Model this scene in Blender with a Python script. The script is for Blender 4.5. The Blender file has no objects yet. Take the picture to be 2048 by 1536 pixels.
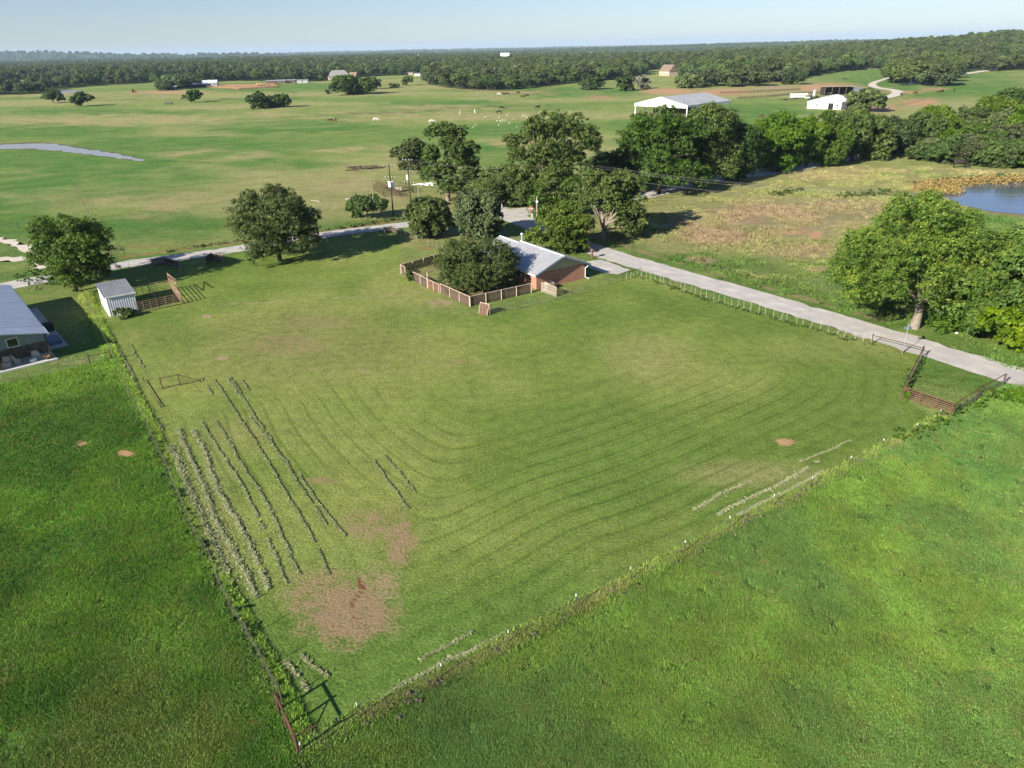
import bpy, math, random, bmesh
import numpy as np
from mathutils import Vector, Matrix

random.seed(7)
RNG = np.random.default_rng(11)
C = bpy.context.scene.collection
SC = bpy.context.scene
R = math.radians

# ------------------------------------------------------------------ camera
FPX, CAMH, PITCH, ROLL = 1421.0, 32.0, R(25.35), R(1.3)
fwd = np.array([0, math.cos(PITCH), -math.sin(PITCH)])
_up = np.array([0, math.sin(PITCH), math.cos(PITCH)])
_rt = np.array([1., 0, 0])
rt = _rt * math.cos(ROLL) - _up * math.sin(ROLL)
up = _up * math.cos(ROLL) + _rt * math.sin(ROLL)
cam_d = bpy.data.cameras.new('camera')
cam = bpy.data.objects.new('camera', cam_d)
C.objects.link(cam)
cam_d.sensor_width = 36.0
cam_d.lens = 36.0 * FPX / 2048.0
cam_d.clip_start = 0.5
cam_d.clip_end = 60000
M3 = Matrix(((rt[0], up[0], -fwd[0]), (rt[1], up[1], -fwd[1]), (rt[2], up[2], -fwd[2])))
cam.matrix_world = Matrix.Translation((0, 0, CAMH)) @ M3.to_4x4()
SC.camera = cam

# ------------------------------------------------------------------ light
SUN_EL, SHADOW_AZ = R(26.0), R(44.0)          # shadows run towards 44 degrees from +X
world = bpy.data.worlds.new('World')
SC.world = world
world.use_nodes = True
wn = world.node_tree
sky = wn.nodes.new('ShaderNodeTexSky')
sky.sky_type = 'NISHITA'
sky.sun_disc = False
sky.sun_elevation = SUN_EL
sky.sun_rotation = R(226.0)
sky.altitude = 200
sky.air_density = 1.0
sky.dust_density = 0.25
sky.ozone_density = 2.4
bg = wn.nodes['Background']
bg.inputs['Strength'].default_value = 0.056
_tn = wn.nodes.new('ShaderNodeMix'); _tn.data_type = 'RGBA'; _tn.blend_type = 'MULTIPLY'; _tn.inputs[0].default_value = 1.0
_tn.inputs[7].default_value = (.80, .87, 1.10, 1)
wn.links.new(sky.outputs[0], _tn.inputs[6]); wn.links.new(_tn.outputs[2], bg.inputs['Color'])
sun_d = bpy.data.lights.new('sun', 'SUN')
sun_d.energy = 5.0
sun_d.angle = R(0.55)
sun_d.color = (1.0, 0.93, 0.82)
sun = bpy.data.objects.new('sun', sun_d)
C.objects.link(sun)
ld = Vector((math.cos(SHADOW_AZ) * math.cos(SUN_EL), math.sin(SHADOW_AZ) * math.cos(SUN_EL), -math.sin(SUN_EL)))
sun.rotation_euler = ld.to_track_quat('-Z', 'Y').to_euler()
SC.view_settings.view_transform = 'Standard'
SC.view_settings.look = 'None'
SC.view_settings.gamma = 1.0
SC.view_settings.use_curve_mapping = False
SC.view_settings.exposure = 1.1
SC.cycles.max_bounces = 6
SC.cycles.diffuse_bounces = 2
SC.cycles.glossy_bounces = 2
SC.cycles.transmission_bounces = 3
SC.cycles.transparent_max_bounces = 6
SC.cycles.volume_bounces = 0
SC.cycles.use_denoising = True

# ------------------------------------------------------------------ terrain and picture maths
def vnoise(x, y, s, seed=0):
    x = np.asarray(x, float) / s + seed * 17.13; y = np.asarray(y, float) / s - seed * 9.71
    xi = np.floor(x).astype(np.int64); yi = np.floor(y).astype(np.int64)
    fx = x - xi; fy = y - yi
    fx = fx * fx * (3 - 2 * fx); fy = fy * fy * (3 - 2 * fy)
    def h(a, b):
        n = (a * 374761393 + b * 668265263 + seed * 1442695) & 0xffffffff
        n = ((n ^ (n >> 13)) * 1274126177) & 0xffffffff
        return ((n ^ (n >> 16)) & 0xffff) / 65535.0
    return (h(xi, yi) * (1 - fx) + h(xi + 1, yi) * fx) * (1 - fy) + (h(xi, yi + 1) * (1 - fx) + h(xi + 1, yi + 1) * fx) * fy

def fbm(x, y, s, seed=0, o=4):
    v = 0; a = .5; t = 0
    for k in range(o):
        v = v + a * vnoise(x, y, s / 2 ** k, seed + k); t += a; a *= .55
    return v / t

def sstep(a, b, x):
    t = np.clip((np.asarray(x, float) - a) / (b - a), 0, 1)
    return t * t * (3 - 2 * t)

def hgt(x, y):
    x = np.asarray(x, float); y = np.asarray(y, float)
    r = np.hypot(x, y)
    h = 34 * np.exp(-(((x - 1150) / 520) ** 2 + ((y - 1350) / 520) ** 2)) * sstep(500, 1000, r)
    h = h + sstep(900, 3500, r) * (fbm(x, y, 1900, 3, 3) - .62) * 34
    h = h + sstep(2500, 5500, r) * (fbm(x, y, 2600, 9, 3) - .55) * 70
    h = h + 95 * np.exp(-(((x + 5200) / 2300) ** 2 + ((y - 7200) / 700) ** 2)) * (.6 + .6 * vnoise(x, y, 900, 4))
    return h

def H1(x, y): return float(hgt(np.array([x]), np.array([y]))[0])

def at(px, py, z=0.0):
    d = fwd + rt * (px - 1024) / FPX + up * (768 - py) / FPX
    t = (z - CAMH) / d[2]
    return Vector((d[0] * t, d[1] * t, z))

def proj(x, y, z=0.0):
    x = np.asarray(x, float); y = np.asarray(y, float)
    vx, vy, vz = x, y, z - CAMH + 0 * x
    dz = np.maximum(vx * fwd[0] + vy * fwd[1] + vz * fwd[2], .5)
    return 1024 + FPX * (vx * rt[0] + vy * rt[1] + vz * rt[2]) / dz, 768 - FPX * (vx * up[0] + vy * up[1] + vz * up[2]) / dz

def depth(p): return float(p[0] * fwd[0] + p[1] * fwd[1] + (p[2] - CAMH) * fwd[2])

def tall(base, ytop):
    lo, hi = 0., 60.
    for _ in range(30):
        m = (lo + hi) / 2
        if proj(base[0], base[1], m)[1] > ytop: lo = m
        else: hi = m
    return lo

def sdpoly(px, py, P):
    d = np.full(px.shape, 1e9); ins = np.zeros(px.shape, bool)
    n = len(P)
    for i in range(n):
        ax, ay = P[i]; bx, by = P[(i + 1) % n]
        ex, ey = bx - ax, by - ay
        t = np.clip(((px - ax) * ex + (py - ay) * ey) / (ex * ex + ey * ey + 1e-9), 0, 1)
        d = np.minimum(d, np.hypot(px - ax - t * ex, py - ay - t * ey))
        c = ((ay > py) != (by > py)) & (px < (bx - ax) * (py - ay) / ((by - ay) if by != ay else 1e-9) + ax)
        ins ^= c
    return np.where(ins, d, -d)

def dline(px, py, P):
    d = np.full(px.shape, 1e9)
    for (ax, ay), (bx, by) in zip(P[:-1], P[1:]):
        ex, ey = bx - ax, by - ay
        t = np.clip(((px - ax) * ex + (py - ay) * ey) / (ex * ex + ey * ey + 1e-9), 0, 1)
        d = np.minimum(d, np.hypot(px - ax - t * ex, py - ay - t * ey))
    return d

# ------------------------------------------------------------------ helpers
def tag(o, label=None, cat=None, group=None, kind=None):
    if label: o['label'] = label
    if cat: o['category'] = cat
    if group: o['group'] = group
    if kind: o['kind'] = kind
    return o

def empty(name, loc, label, cat, rz=0.0, group=None):
    o = bpy.data.objects.new(name, None)
    o.empty_display_size = .3
    C.objects.link(o); o.location = loc; o.rotation_euler = (0, 0, rz)
    return tag(o, label, cat, group)

def link(name, me, parent=None, loc=None, rz=None):
    o = bpy.data.objects.new(name, me); C.objects.link(o)
    if parent: o.parent = parent
    if loc is not None: o.location = loc
    if rz is not None: o.rotation_euler = (0, 0, rz)
    return o

class MB:
    def __init__(s): s.v = []; s.f = []; s.m = []
    def poly(s, pts, m=0):
        n = len(s.v); s.v += [tuple(p) for p in pts]; s.f.append(tuple(range(n, n + len(pts)))); s.m.append(m); return s
    def hexa(s, b, t, m=0):
        n = len(s.v); s.v += [tuple(p) for p in b] + [tuple(p) for p in t]
        k = len(b)
        s.f.append(tuple(n + i for i in reversed(range(k)))); s.f.append(tuple(n + k + i for i in range(k)))
        s.m += [m, m]
        for i in range(k):
            j = (i + 1) % k
            s.f.append((n + i, n + j, n + k + j, n + k + i)); s.m.append(m)
        return s
    def box(s, x0, y0, z0, x1, y1, z1, m=0):
        return s.hexa([(x0, y0, z0), (x1, y0, z0), (x1, y1, z0), (x0, y1, z0)], [(x0, y0, z1), (x1, y0, z1), (x1, y1, z1), (x0, y1, z1)], m)
    def beam(s, a, b, w, h=None, m=0):
        a = Vector(a); b = Vector(b); h = h or w
        d = (b - a).normalized(); u = Vector((0, 0, 1)) if abs(d.z) < .95 else Vector((0, 1, 0))
        l = d.cross(u).normalized(); q = l.cross(d)
        l *= w / 2; q *= h / 2
        return s.hexa([a - l - q, a + l - q, a + l + q, a - l + q], [b - l - q, b + l - q, b + l + q, b - l + q], m)
    def tube(s, pts, rad, n=5, m=0, cap=True):
        pts = [Vector(p) for p in pts]
        if not hasattr(rad, '__len__'): rad = [rad] * len(pts)
        b0 = len(s.v); pr = None
        for i, p in enumerate(pts):
            d = (pts[min(i + 1, len(pts) - 1)] - pts[max(i - 1, 0)]).normalized()
            if pr is None:
                u = Vector((0, 0, 1)) if abs(d.z) < .9 else Vector((1, 0, 0)); pr = d.cross(u).normalized()
            pr = (pr - d * pr.dot(d)).normalized(); q = d.cross(pr)
            for k in range(n):
                a = 2 * math.pi * k / n
                s.v.append(tuple(p + (pr * math.cos(a) + q * math.sin(a)) * rad[i]))
        for i in range(len(pts) - 1):
            for k in range(n):
                a = b0 + i * n + k; b = b0 + i * n + (k + 1) % n
                s.f.append((a, b, b + n, a + n)); s.m.append(m)
        if cap:
            s.f.append(tuple(b0 + k for k in reversed(range(n)))); s.f.append(tuple(b0 + (len(pts) - 1) * n + k for k in range(n))); s.m += [m, m]
        return s
    def ell(s, c, r, m=0, nu=8, nv=5, jit=0.0):
        b0 = len(s.v)
        for i in range(nv + 1):
            th = math.pi * i / nv
            for k in range(nu):
                a = 2 * math.pi * k / nu; j = 1 + random.uniform(-jit, jit)
                s.v.append((c[0] + r[0] * math.sin(th) * math.cos(a) * j, c[1] + r[1] * math.sin(th) * math.sin(a) * j, c[2] + r[2] * math.cos(th) * j))
        for i in range(nv):
            for k in range(nu):
                a = b0 + i * nu + k; b = b0 + i * nu + (k + 1) % nu
                s.f.append((a, a + nu, b + nu, b)); s.m.append(m)
        return s
    def mesh(s, name, mats, smooth=False):
        me = bpy.data.meshes.new(name); me.from_pydata(s.v, [], s.f)
        if not isinstance(mats, (list, tuple)): mats = [mats]
        for mm in mats: me.materials.append(mm)
        if len(mats) > 1: me.polygons.foreach_set('material_index', s.m)
        if smooth: me.polygons.foreach_set('use_smooth', [True] * len(me.polygons))
        me.update(); return me
    def obj(s, name, mats, parent=None, loc=None, rz=None, smooth=False):
        return link(name, s.mesh(name, mats, smooth), parent, loc, rz)

def quads_mesh(name, V, mat, attr=None, nv=4):
    """V: (n*nv,3) array of separate polygons with nv corners."""
    n = len(V) // nv
    me = bpy.data.meshes.new(name)
    me.vertices.add(n * nv); me.vertices.foreach_set('co', np.ascontiguousarray(V, dtype=np.float32).ravel())
    me.loops.add(n * nv); me.loops.foreach_set('vertex_index', np.arange(n * nv, dtype=np.int32))
    me.polygons.add(n); me.polygons.foreach_set('loop_start', np.arange(0, n * nv, nv, dtype=np.int32))
    try: me.polygons.foreach_set('loop_total', np.full(n, nv, dtype=np.int32))
    except Exception: pass
    if mat is not None: me.materials.append(mat)
    me.update(calc_edges=True)
    for k, a in (attr or {}).items():
        at_ = me.attributes.new(k, 'FLOAT', 'POINT'); at_.data.foreach_set('value', np.repeat(a, nv).astype(np.float32))
    return me

# ------------------------------------------------------------------ materials
def mat(name, rough=.8, spec=.3):
    m = bpy.data.materials.new(name); m.use_nodes = True
    b = m.node_tree.nodes['Principled BSDF']
    b.inputs['Roughness'].default_value = rough
    b.inputs['Specular IOR Level'].default_value = spec
    return m, m.node_tree, b

def nd(nt, typ, **kw):
    n = nt.nodes.new(typ)
    for k, v in kw.items():
        if k.startswith('i_'): n.inputs[k[2:].replace('_', ' ')].default_value = v
        else: setattr(n, k, v)
    return n

def mixc(nt, fac, a, b, blend='MIX'):
    n = nt.nodes.new('ShaderNodeMix'); n.data_type = 'RGBA'; n.blend_type = blend
    for sock, val in ((0, fac), (6, a), (7, b)):
        if hasattr(val, 'is_output'): nt.links.new(val, n.inputs[sock])
        elif sock == 0: n.inputs[0].default_value = val
        else: n.inputs[sock].default_value = (*val, 1) if len(val) == 3 else val
    return n.outputs[2]

def mth(nt, op, a, b=None, c=None, clamp=False):
    n = nt.nodes.new('ShaderNodeMath'); n.operation = op; n.use_clamp = clamp
    for i, v in enumerate((a, b, c)):
        if v is None: continue
        if hasattr(v, 'is_output'): nt.links.new(v, n.inputs[i])
        else: n.inputs[i].default_value = v
    return n.outputs[0]

def noise(nt, scale, detail=3, vec=None, rough=.55, sc=None):
    n = nd(nt, 'ShaderNodeTexNoise'); n.inputs['Scale'].default_value = scale; n.inputs['Detail'].default_value = detail
    n.inputs['Roughness'].default_value = rough
    if vec is None: vec = nd(nt, 'ShaderNodeNewGeometry').outputs['Position']
    if sc is not None:
        mp = nd(nt, 'ShaderNodeMapping'); mp.inputs['Scale'].default_value = sc; nt.links.new(vec, mp.inputs['Vector']); vec = mp.outputs[0]
    nt.links.new(vec, n.inputs['Vector'])
    return n.outputs['Fac']

def rng_map(nt, v, a, b, c, d):
    n = nd(nt, 'ShaderNodeMapRange'); nt.links.new(v, n.inputs[0])
    for i, x in enumerate((a, b, c, d)): n.inputs[i + 1].default_value = x
    return n.outputs[0]

def bump(nt, b, h, strength=.4, dist=.1):
    n = nd(nt, 'ShaderNodeBump'); n.inputs['Strength'].default_value = strength; n.inputs['Distance'].default_value = dist
    nt.links.new(h, n.inputs['Height']); nt.links.new(n.outputs[0], b.inputs['Normal'])

def simple(name, col, col2=None, scale=3.0, rough=.8, spec=.3, metal=0.0, bs=0.0, sc=None):
    m, nt, b = mat(name, rough, spec)
    b.inputs['Metallic'].default_value = metal
    tc = nd(nt, 'ShaderNodeTexCoord').outputs['Object']
    f = noise(nt, scale, 5, tc, .6, sc)
    f2 = rng_map(nt, f, .35, .65, 0, 1)
    if col2 is None: col2 = tuple(c * .72 for c in col)
    nt.links.new(mixc(nt, f2, col, col2), b.inputs['Base Color'])
    if bs: bump(nt, b, f, bs, .03)
    return m

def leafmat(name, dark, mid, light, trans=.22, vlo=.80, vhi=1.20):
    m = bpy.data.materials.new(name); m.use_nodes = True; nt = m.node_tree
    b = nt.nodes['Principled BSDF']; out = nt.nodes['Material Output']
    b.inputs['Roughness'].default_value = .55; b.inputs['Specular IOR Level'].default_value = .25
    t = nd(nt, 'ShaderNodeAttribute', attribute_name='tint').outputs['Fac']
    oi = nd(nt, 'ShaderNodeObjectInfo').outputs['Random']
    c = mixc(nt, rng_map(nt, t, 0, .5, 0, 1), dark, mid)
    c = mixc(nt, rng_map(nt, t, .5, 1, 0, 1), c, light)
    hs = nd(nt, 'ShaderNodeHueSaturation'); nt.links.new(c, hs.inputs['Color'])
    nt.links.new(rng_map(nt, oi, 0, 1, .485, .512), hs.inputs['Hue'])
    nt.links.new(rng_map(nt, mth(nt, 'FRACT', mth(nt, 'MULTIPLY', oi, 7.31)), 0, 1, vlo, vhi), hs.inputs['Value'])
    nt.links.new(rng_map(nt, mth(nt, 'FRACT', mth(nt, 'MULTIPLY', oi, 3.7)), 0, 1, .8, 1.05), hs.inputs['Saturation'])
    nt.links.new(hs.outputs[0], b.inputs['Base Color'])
    tr = nd(nt, 'ShaderNodeBsdfTranslucent')
    nt.links.new(mixc(nt, .5, hs.outputs[0], (.2, .3, .04), 'MIX'), tr.inputs['Color'])
    mx = nd(nt, 'ShaderNodeMixShader'); mx.inputs[0].default_value = trans
    nt.links.new(b.outputs[0], mx.inputs[1]); nt.links.new(tr.outputs[0], mx.inputs[2]); nt.links.new(mx.outputs[0], out.inputs['Surface'])
    return m

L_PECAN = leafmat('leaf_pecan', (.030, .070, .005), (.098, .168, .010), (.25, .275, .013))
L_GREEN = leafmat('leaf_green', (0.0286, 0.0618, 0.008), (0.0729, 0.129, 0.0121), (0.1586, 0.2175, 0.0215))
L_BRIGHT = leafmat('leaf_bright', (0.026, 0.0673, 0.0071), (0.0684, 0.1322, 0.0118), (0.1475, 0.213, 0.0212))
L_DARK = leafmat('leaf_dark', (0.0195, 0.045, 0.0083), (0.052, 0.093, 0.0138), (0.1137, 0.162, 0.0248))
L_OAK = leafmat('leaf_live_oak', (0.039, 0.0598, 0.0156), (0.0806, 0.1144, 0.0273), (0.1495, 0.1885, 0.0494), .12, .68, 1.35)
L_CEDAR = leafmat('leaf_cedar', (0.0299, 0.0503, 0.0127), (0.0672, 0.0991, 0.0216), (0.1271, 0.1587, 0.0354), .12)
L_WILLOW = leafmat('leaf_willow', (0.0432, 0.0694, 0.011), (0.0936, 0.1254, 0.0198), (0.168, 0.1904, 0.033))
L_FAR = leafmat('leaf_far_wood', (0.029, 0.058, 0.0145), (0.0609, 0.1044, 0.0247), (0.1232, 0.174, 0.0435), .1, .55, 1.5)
L_YEL = leafmat('leaf_golden', (.18, .13, .012), (.42, .28, .03), (.56, .43, .07), .15)
BARK = simple('bark_dark', (.075, .058, .042), (.035, .028, .022), 6, .9, .1, bs=.5)
BARKP = simple('bark_pale', (.27, .225, .17), (.15, .125, .10), 3, .9, .1, bs=.4)
DEADW = simple('dead_wood', (.40, .33, .25), (.24, .19, .14), 3, .9, .1)
GREYTW = leafmat('grey_twigs', (.09, .085, .06), (.14, .13, .09), (.2, .19, .13), .1)
RUST = simple('rusty_pipe', (.115, .054, .034), (.07, .036, .024), 5, .75, .3)
RUSTL = simple('pale_rusty_pipe', (.40, .27, .19), (.27, .14, .085), 5, .7, .3)
WOODW = simple('weathered_wood', (.16, .115, .085), (.07, .05, .042), 4, .9, .1, sc=(6, 6, .6))
WOODR = simple('stained_wood', (.21, .115, .075), (.13, .065, .045), 4, .9, .1, sc=(6, 6, .6))
WOODP = simple('pale_timber', (.55, .44, .33), (.40, .31, .23), 4, .85, .15)
POLEW = simple('utility_pole_wood', (.085, .062, .045), (.05, .036, .028), 3, .9, .1)
POLEP = simple('bleached_post', (.36, .31, .25), (.24, .2, .16), 3, .9, .1)
WPOST = simple('white_post', (.46, .46, .41), (.32, .32, .27), 4, .7, .3)
WHITE = simple('white_paint', (.78, .78, .76), (.66, .66, .64), 2, .5, .4)
WMET = simple('white_metal', (.82, .83, .84), (.74, .75, .76), .6, .4, .5)
DARKP = simple('dark_steel_post', (.06, .055, .045), (.10, .065, .045), 6, .7, .3)
GALV = simple('galvanised_roof', (.47, .475, .48), (.40, .405, .41), .8, .38, .5, metal=.35)
GALV2 = simple('galvanised_roof_bluish', (.46, .50, .57), (.40, .44, .51), .5, .35, .5, metal=.35)
WIRE = simple('wire_metal', (.30, .29, .27), (.2, .19, .17), 3, .5, .5, metal=.5)
WIREO = simple('old_wire', (.14, .13, .11), (.09, .08, .07), 3, .7, .3)
CONC = simple('concrete', (.52, .49, .44), (.40, .38, .34), 1.2, .85, .2)
BLACK = simple('black_paint', (.02, .02, .022), (.012, .012, .012), 3, .5, .4)
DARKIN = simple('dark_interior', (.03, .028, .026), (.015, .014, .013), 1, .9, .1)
GLASSD = simple('dark_glass', (.02, .024, .03), (.012, .014, .018), 1, .08, .8)
TAN = simple('tan_siding', (.42, .37, .27), (.36, .32, .235), 1.5, .8, .2)
STONE = simple('stone_wainscot', (.21, .165, .115), (.10, .08, .058), 2.2, .9, .1, bs=.6)
FABRIC = simple('beige_cover', (.48, .42, .34), (.36, .31, .25), 3, .9, .1)
RED = simple('red_sign_paint', (.50, .02, .02), (.42, .02, .02), 3, .5, .4)
YEL = simple('yellow_flowers', (.65, .42, .06), (.5, .3, .08), 12, .8, .2)
SOILM = simple('red_earth_rim', (.36, .16, .07), (.25, .12, .06), 2, .95, .05)
HIDEB = simple('black_hide', (.016, .014, .013), (.03, .024, .02), 3, .6, .3)
HIDER = simple('brown_hide', (.11, .045, .022), (.06, .028, .016), 3, .7, .2)
HIDEW = simple('cream_hide', (.62, .57, .48), (.5, .45, .37), 3, .7, .2)
BLUEG = simple('blue_grey_paint', (.12, .17, .22), (.09, .12, .16), 2, .5, .4)

def brickmat():
    m, nt, b = mat('red_brick', .9, .15)
    tc = nd(nt, 'ShaderNodeTexCoord').outputs['Object']
    sp = nd(nt, 'ShaderNodeSeparateXYZ'); nt.links.new(tc, sp.inputs[0])
    cb = nd(nt, 'ShaderNodeCombineXYZ')
    nt.links.new(mth(nt, 'ADD', sp.outputs[0], sp.outputs[1]), cb.inputs[0]); nt.links.new(sp.outputs[2], cb.inputs[1])
    br = nd(nt, 'ShaderNodeTexBrick'); nt.links.new(cb.outputs[0], br.inputs['Vector'])
    br.inputs['Scale'].default_value = 1; br.inputs['Brick Width'].default_value = .21; br.inputs['Row Height'].default_value = .075
    br.inputs['Mortar Size'].default_value = .008
    br.inputs['Color1'].default_value = (.42, .18, .12, 1); br.inputs['Color2'].default_value = (.28, .10, .065, 1); br.inputs['Mortar'].default_value = (.36, .27, .21, 1)
    f = noise(nt, .9, 4, tc)
    nt.links.new(mixc(nt, rng_map(nt, f, .4, .7, 0, .45), br.outputs[0], (.38, .2, .13)), b.inputs['Base Color'])
    return m
BRICK = brickmat()

def groundmat():
    m, nt, b = mat('pasture_ground', .95, .08)
    pos = nd(nt, 'ShaderNodeNewGeometry').outputs['Position']
    a = nd(nt, 'ShaderNodeAttribute', attribute_name='col')
    s = nd(nt, 'ShaderNodeAttribute', attribute_name='soil')
    q = nd(nt, 'ShaderNodeAttribute', attribute_name='mow')
    qs = nd(nt, 'ShaderNodeSeparateXYZ'); nt.links.new(q.outputs['Vector'], qs.inputs[0])
    n0 = noise(nt, .16, 5, pos, .6)
    n1 = noise(nt, .9, 6, pos, .65)
    n2 = noise(nt, 5.0, 5, pos, .7)
    n3 = noise(nt, 2.2, 4, pos, .7, (1, .45, 1))
    tallf = a.outputs['Alpha']
    v = mth(nt, 'ADD', rng_map(nt, n1, .3, .7, -.24, .24), rng_map(nt, n2, .3, .7, -.52, .52))
    v = mth(nt, 'ADD', v, rng_map(nt, n0, .3, .7, -.13, .13))
    v = mth(nt, 'MULTIPLY', v, mth(nt, 'MULTIPLY_ADD', tallf, .55, .75))
    v = mth(nt, 'ADD', v, 1.0)
    vm = nd(nt, 'ShaderNodeVectorMath', operation='SCALE'); nt.links.new(a.outputs['Color'], vm.inputs[0]); nt.links.new(v, vm.inputs['Scale'])
    c = vm.outputs[0]
    n4 = noise(nt, .085, 7, pos, .68, (1, 1.6, 1))
    tf = rng_map(nt, tallf, .3, .7, 0, 1)
    c = mixc(nt, mth(nt, 'MULTIPLY', mth(nt, 'MULTIPLY', rng_map(nt, n4, .50, .66, 0, 1), tf), .42), c, mixc(nt, .55, c, (.36, .30, .13)))
    c = mixc(nt, mth(nt, 'MULTIPLY', mth(nt, 'MULTIPLY', rng_map(nt, n4, .47, .33, 0, 1), tf), .5), c, mixc(nt, .6, c, (.035, .085, .014)))
    # thatch: straw-coloured flecks in the turf
    st = mth(nt, 'MULTIPLY', rng_map(nt, n3, .52, .72, 0, 1), rng_map(nt, n0, .35, .65, .15, .55))
    c = mixc(nt, mth(nt, 'MULTIPLY', st, .45, clamp=True), c, (.21, .19, .085))
    # mowing swaths
    w = noise(nt, .35, 3, pos)
    ph = mth(nt, 'ADD', mth(nt, 'MULTIPLY', qs.outputs[0], 2 * math.pi / 1.8), mth(nt, 'MULTIPLY', w, .9))
    sn = mth(nt, 'SINE', ph)
    br = mth(nt, 'MULTIPLY', noise(nt, .12, 3, pos), 1.6)
    dk = mth(nt, 'MULTIPLY', mth(nt, 'MULTIPLY', rng_map(nt, sn, .74, 1.0, 0, 1), qs.outputs[1]), br, clamp=True)
    c = mixc(nt, mth(nt, "MULTIPLY", dk, .52), c, (.035, .075, .016))
    lt = mth(nt, 'MULTIPLY', mth(nt, 'MULTIPLY', rng_map(nt, sn, -.4, -1, 0, 1), qs.outputs[1]), n1, clamp=True)
    sn2 = mth(nt, 'SINE', mth(nt, 'MULTIPLY', ph, 3.07))
    c = mixc(nt, mth(nt, 'MULTIPLY', mth(nt, 'MULTIPLY', rng_map(nt, sn2, .3, 1, 0, 1), qs.outputs[1]), .16), c, (.05, .09, .02))
    c = mixc(nt, mth(nt, 'MULTIPLY', lt, .5), c, (.20, .225, .075))
    # bare soil with a ragged rim
    sm = mth(nt, 'ADD', s.outputs['Alpha'], mth(nt, 'ADD', rng_map(nt, n1, .3, .7, -.28, .28), rng_map(nt, n2, .3, .7, -.24, .24)))
    sm = rng_map(nt, sm, .36, .78, 0, .92)
    sv = nd(nt, 'ShaderNodeVectorMath', operation='SCALE'); nt.links.new(s.outputs['Color'], sv.inputs[0]); nt.links.new(rng_map(nt, n2, .25, .75, .7, 1.3), sv.inputs['Scale'])
    sm = mth(nt, 'MULTIPLY', sm, rng_map(nt, s.outputs['Alpha'], .02, .1, 0, 1))
    c = mixc(nt, sm, c, sv.outputs[0])
    nt.links.new(c, b.inputs['Base Color'])
    hh = mth(nt, 'ADD', mth(nt, 'MULTIPLY', n1, .6), mth(nt, 'MULTIPLY', n2, .7))
    hh = mth(nt, 'ADD', hh, mth(nt, 'MULTIPLY', mth(nt, 'MULTIPLY', sn, qs.outputs[1]), -.06))
    bp = nd(nt, 'ShaderNodeBump'); bp.inputs['Distance'].default_value = .35
    nt.links.new(mth(nt, 'MULTIPLY_ADD', tallf, .35, .42), bp.inputs['Strength'])
    nt.links.new(hh, bp.inputs['Height']); nt.links.new(bp.outputs[0], b.inputs['Normal'])
    return m

# ------------------------------------------------------------------ ground colouring
FIELD = [(170, 588), (205, 672), (245, 760), (300, 860), (365, 1010), (440, 1170), (570, 1412), (605, 1514), (724, 1438), (1020, 1288), (1265, 1162), (1545, 1015), (1695, 938), (1830, 868), (1880, 838), (1803, 795), (1840, 710), (1745, 682), (1500, 610), (1280, 548), (1190, 570), (1130, 598), (975, 628), (945, 618), (850, 570), (800, 548), (803, 470), (640, 488), (450, 512), (235, 545)]
FW = [tuple(at(*p)[:2]) for p in FIELD]
RINGW = [tuple(at(*p)[:2]) for p in [(170, 588), (300, 860), (440, 1170), (605, 1514), (1265, 1162), (1880, 838), (1840, 710), (1280, 548), (975, 628), (560, 640)]]
LPAST = [(-900, 800), (0, 768), (112, 742), (228, 716), (262, 790), (300, 860), (365, 1010), (440, 1170), (570, 1412), (605, 1512), (640, 1900), (-2500, 1900)]
RPAST = [(605, 1514), (724, 1438), (1020, 1288), (1265, 1162), (1545, 1015), (1695, 938), (1830, 868), (1903, 834), (2010, 766), (2300, 800), (3500, 1200), (2600, 2600), (640, 2400)]
ROADMAIN = [(1000, 425), (1120, 470), (1190, 496), (1280, 530), (1500, 595), (1745, 665), (2048, 758), (2400, 860)]
ROADSIDE = [(-400, 640), (0, 575), (250, 529), (450, 502), (640, 472), (790, 452), (920, 438), (1010, 425)]
GREENS = [(140, 345, 330, 62), (330, 292, 300, 20), (0, 420, 120, 70), (960, 310, 120, 26), (600, 258, 260, 14), (1000, 262, 160, 16), (1330, 250, 120, 14), (700, 455, 120, 18), (1480, 225, 170, 20), (1150, 185, 160, 12), (330, 450, 160, 30), (1850, 170, 240, 30), (100, 260, 220, 16), (560, 175, 180, 10), (1530, 325, 130, 16), (1970, 470, 130, 50), (1420, 525, 130, 22), (1480, 458, 60, 12), (560, 330, 120, 14), (200, 225, 260, 6), (1400, 285, 200, 14), (880, 205, 150, 7), (1480, 255, 120, 20)]
DRYS = [(300, 408, 130, 32), (640, 372, 130, 26), (250, 240, 330, 14), (700, 230, 300, 12), (1060, 285, 150, 9), (560, 400, 150, 20), (760, 300, 160, 10), (1640, 345, 260, 18), (1900, 345, 150, 8), (1390, 330, 60, 10), (160, 190, 200, 5), (480, 215, 160, 5), (1640, 182, 200, 12), (880, 215, 180, 6), (430, 310, 130, 10), (1460, 560, 140, 18), (1450, 600, 60, 6), (1080, 640, 300, 22), (640, 600, 260, 10), (950, 170, 110, 6)]
BROWNS = [(1560, 440, 200, 44), (1700, 420, 120, 28), (1450, 470, 110, 26), (1380, 440, 60, 20), (1620, 500, 130, 16), (1400, 520, 40, 8), (1640, 540, 26, 5), (1280, 620, 60, 8)]
ORANGE = (.43, .255, .14); TANS = (.34, .25, .155); REDS = (.30, .14, .075); BRN = (.27, .185, .105)
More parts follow.
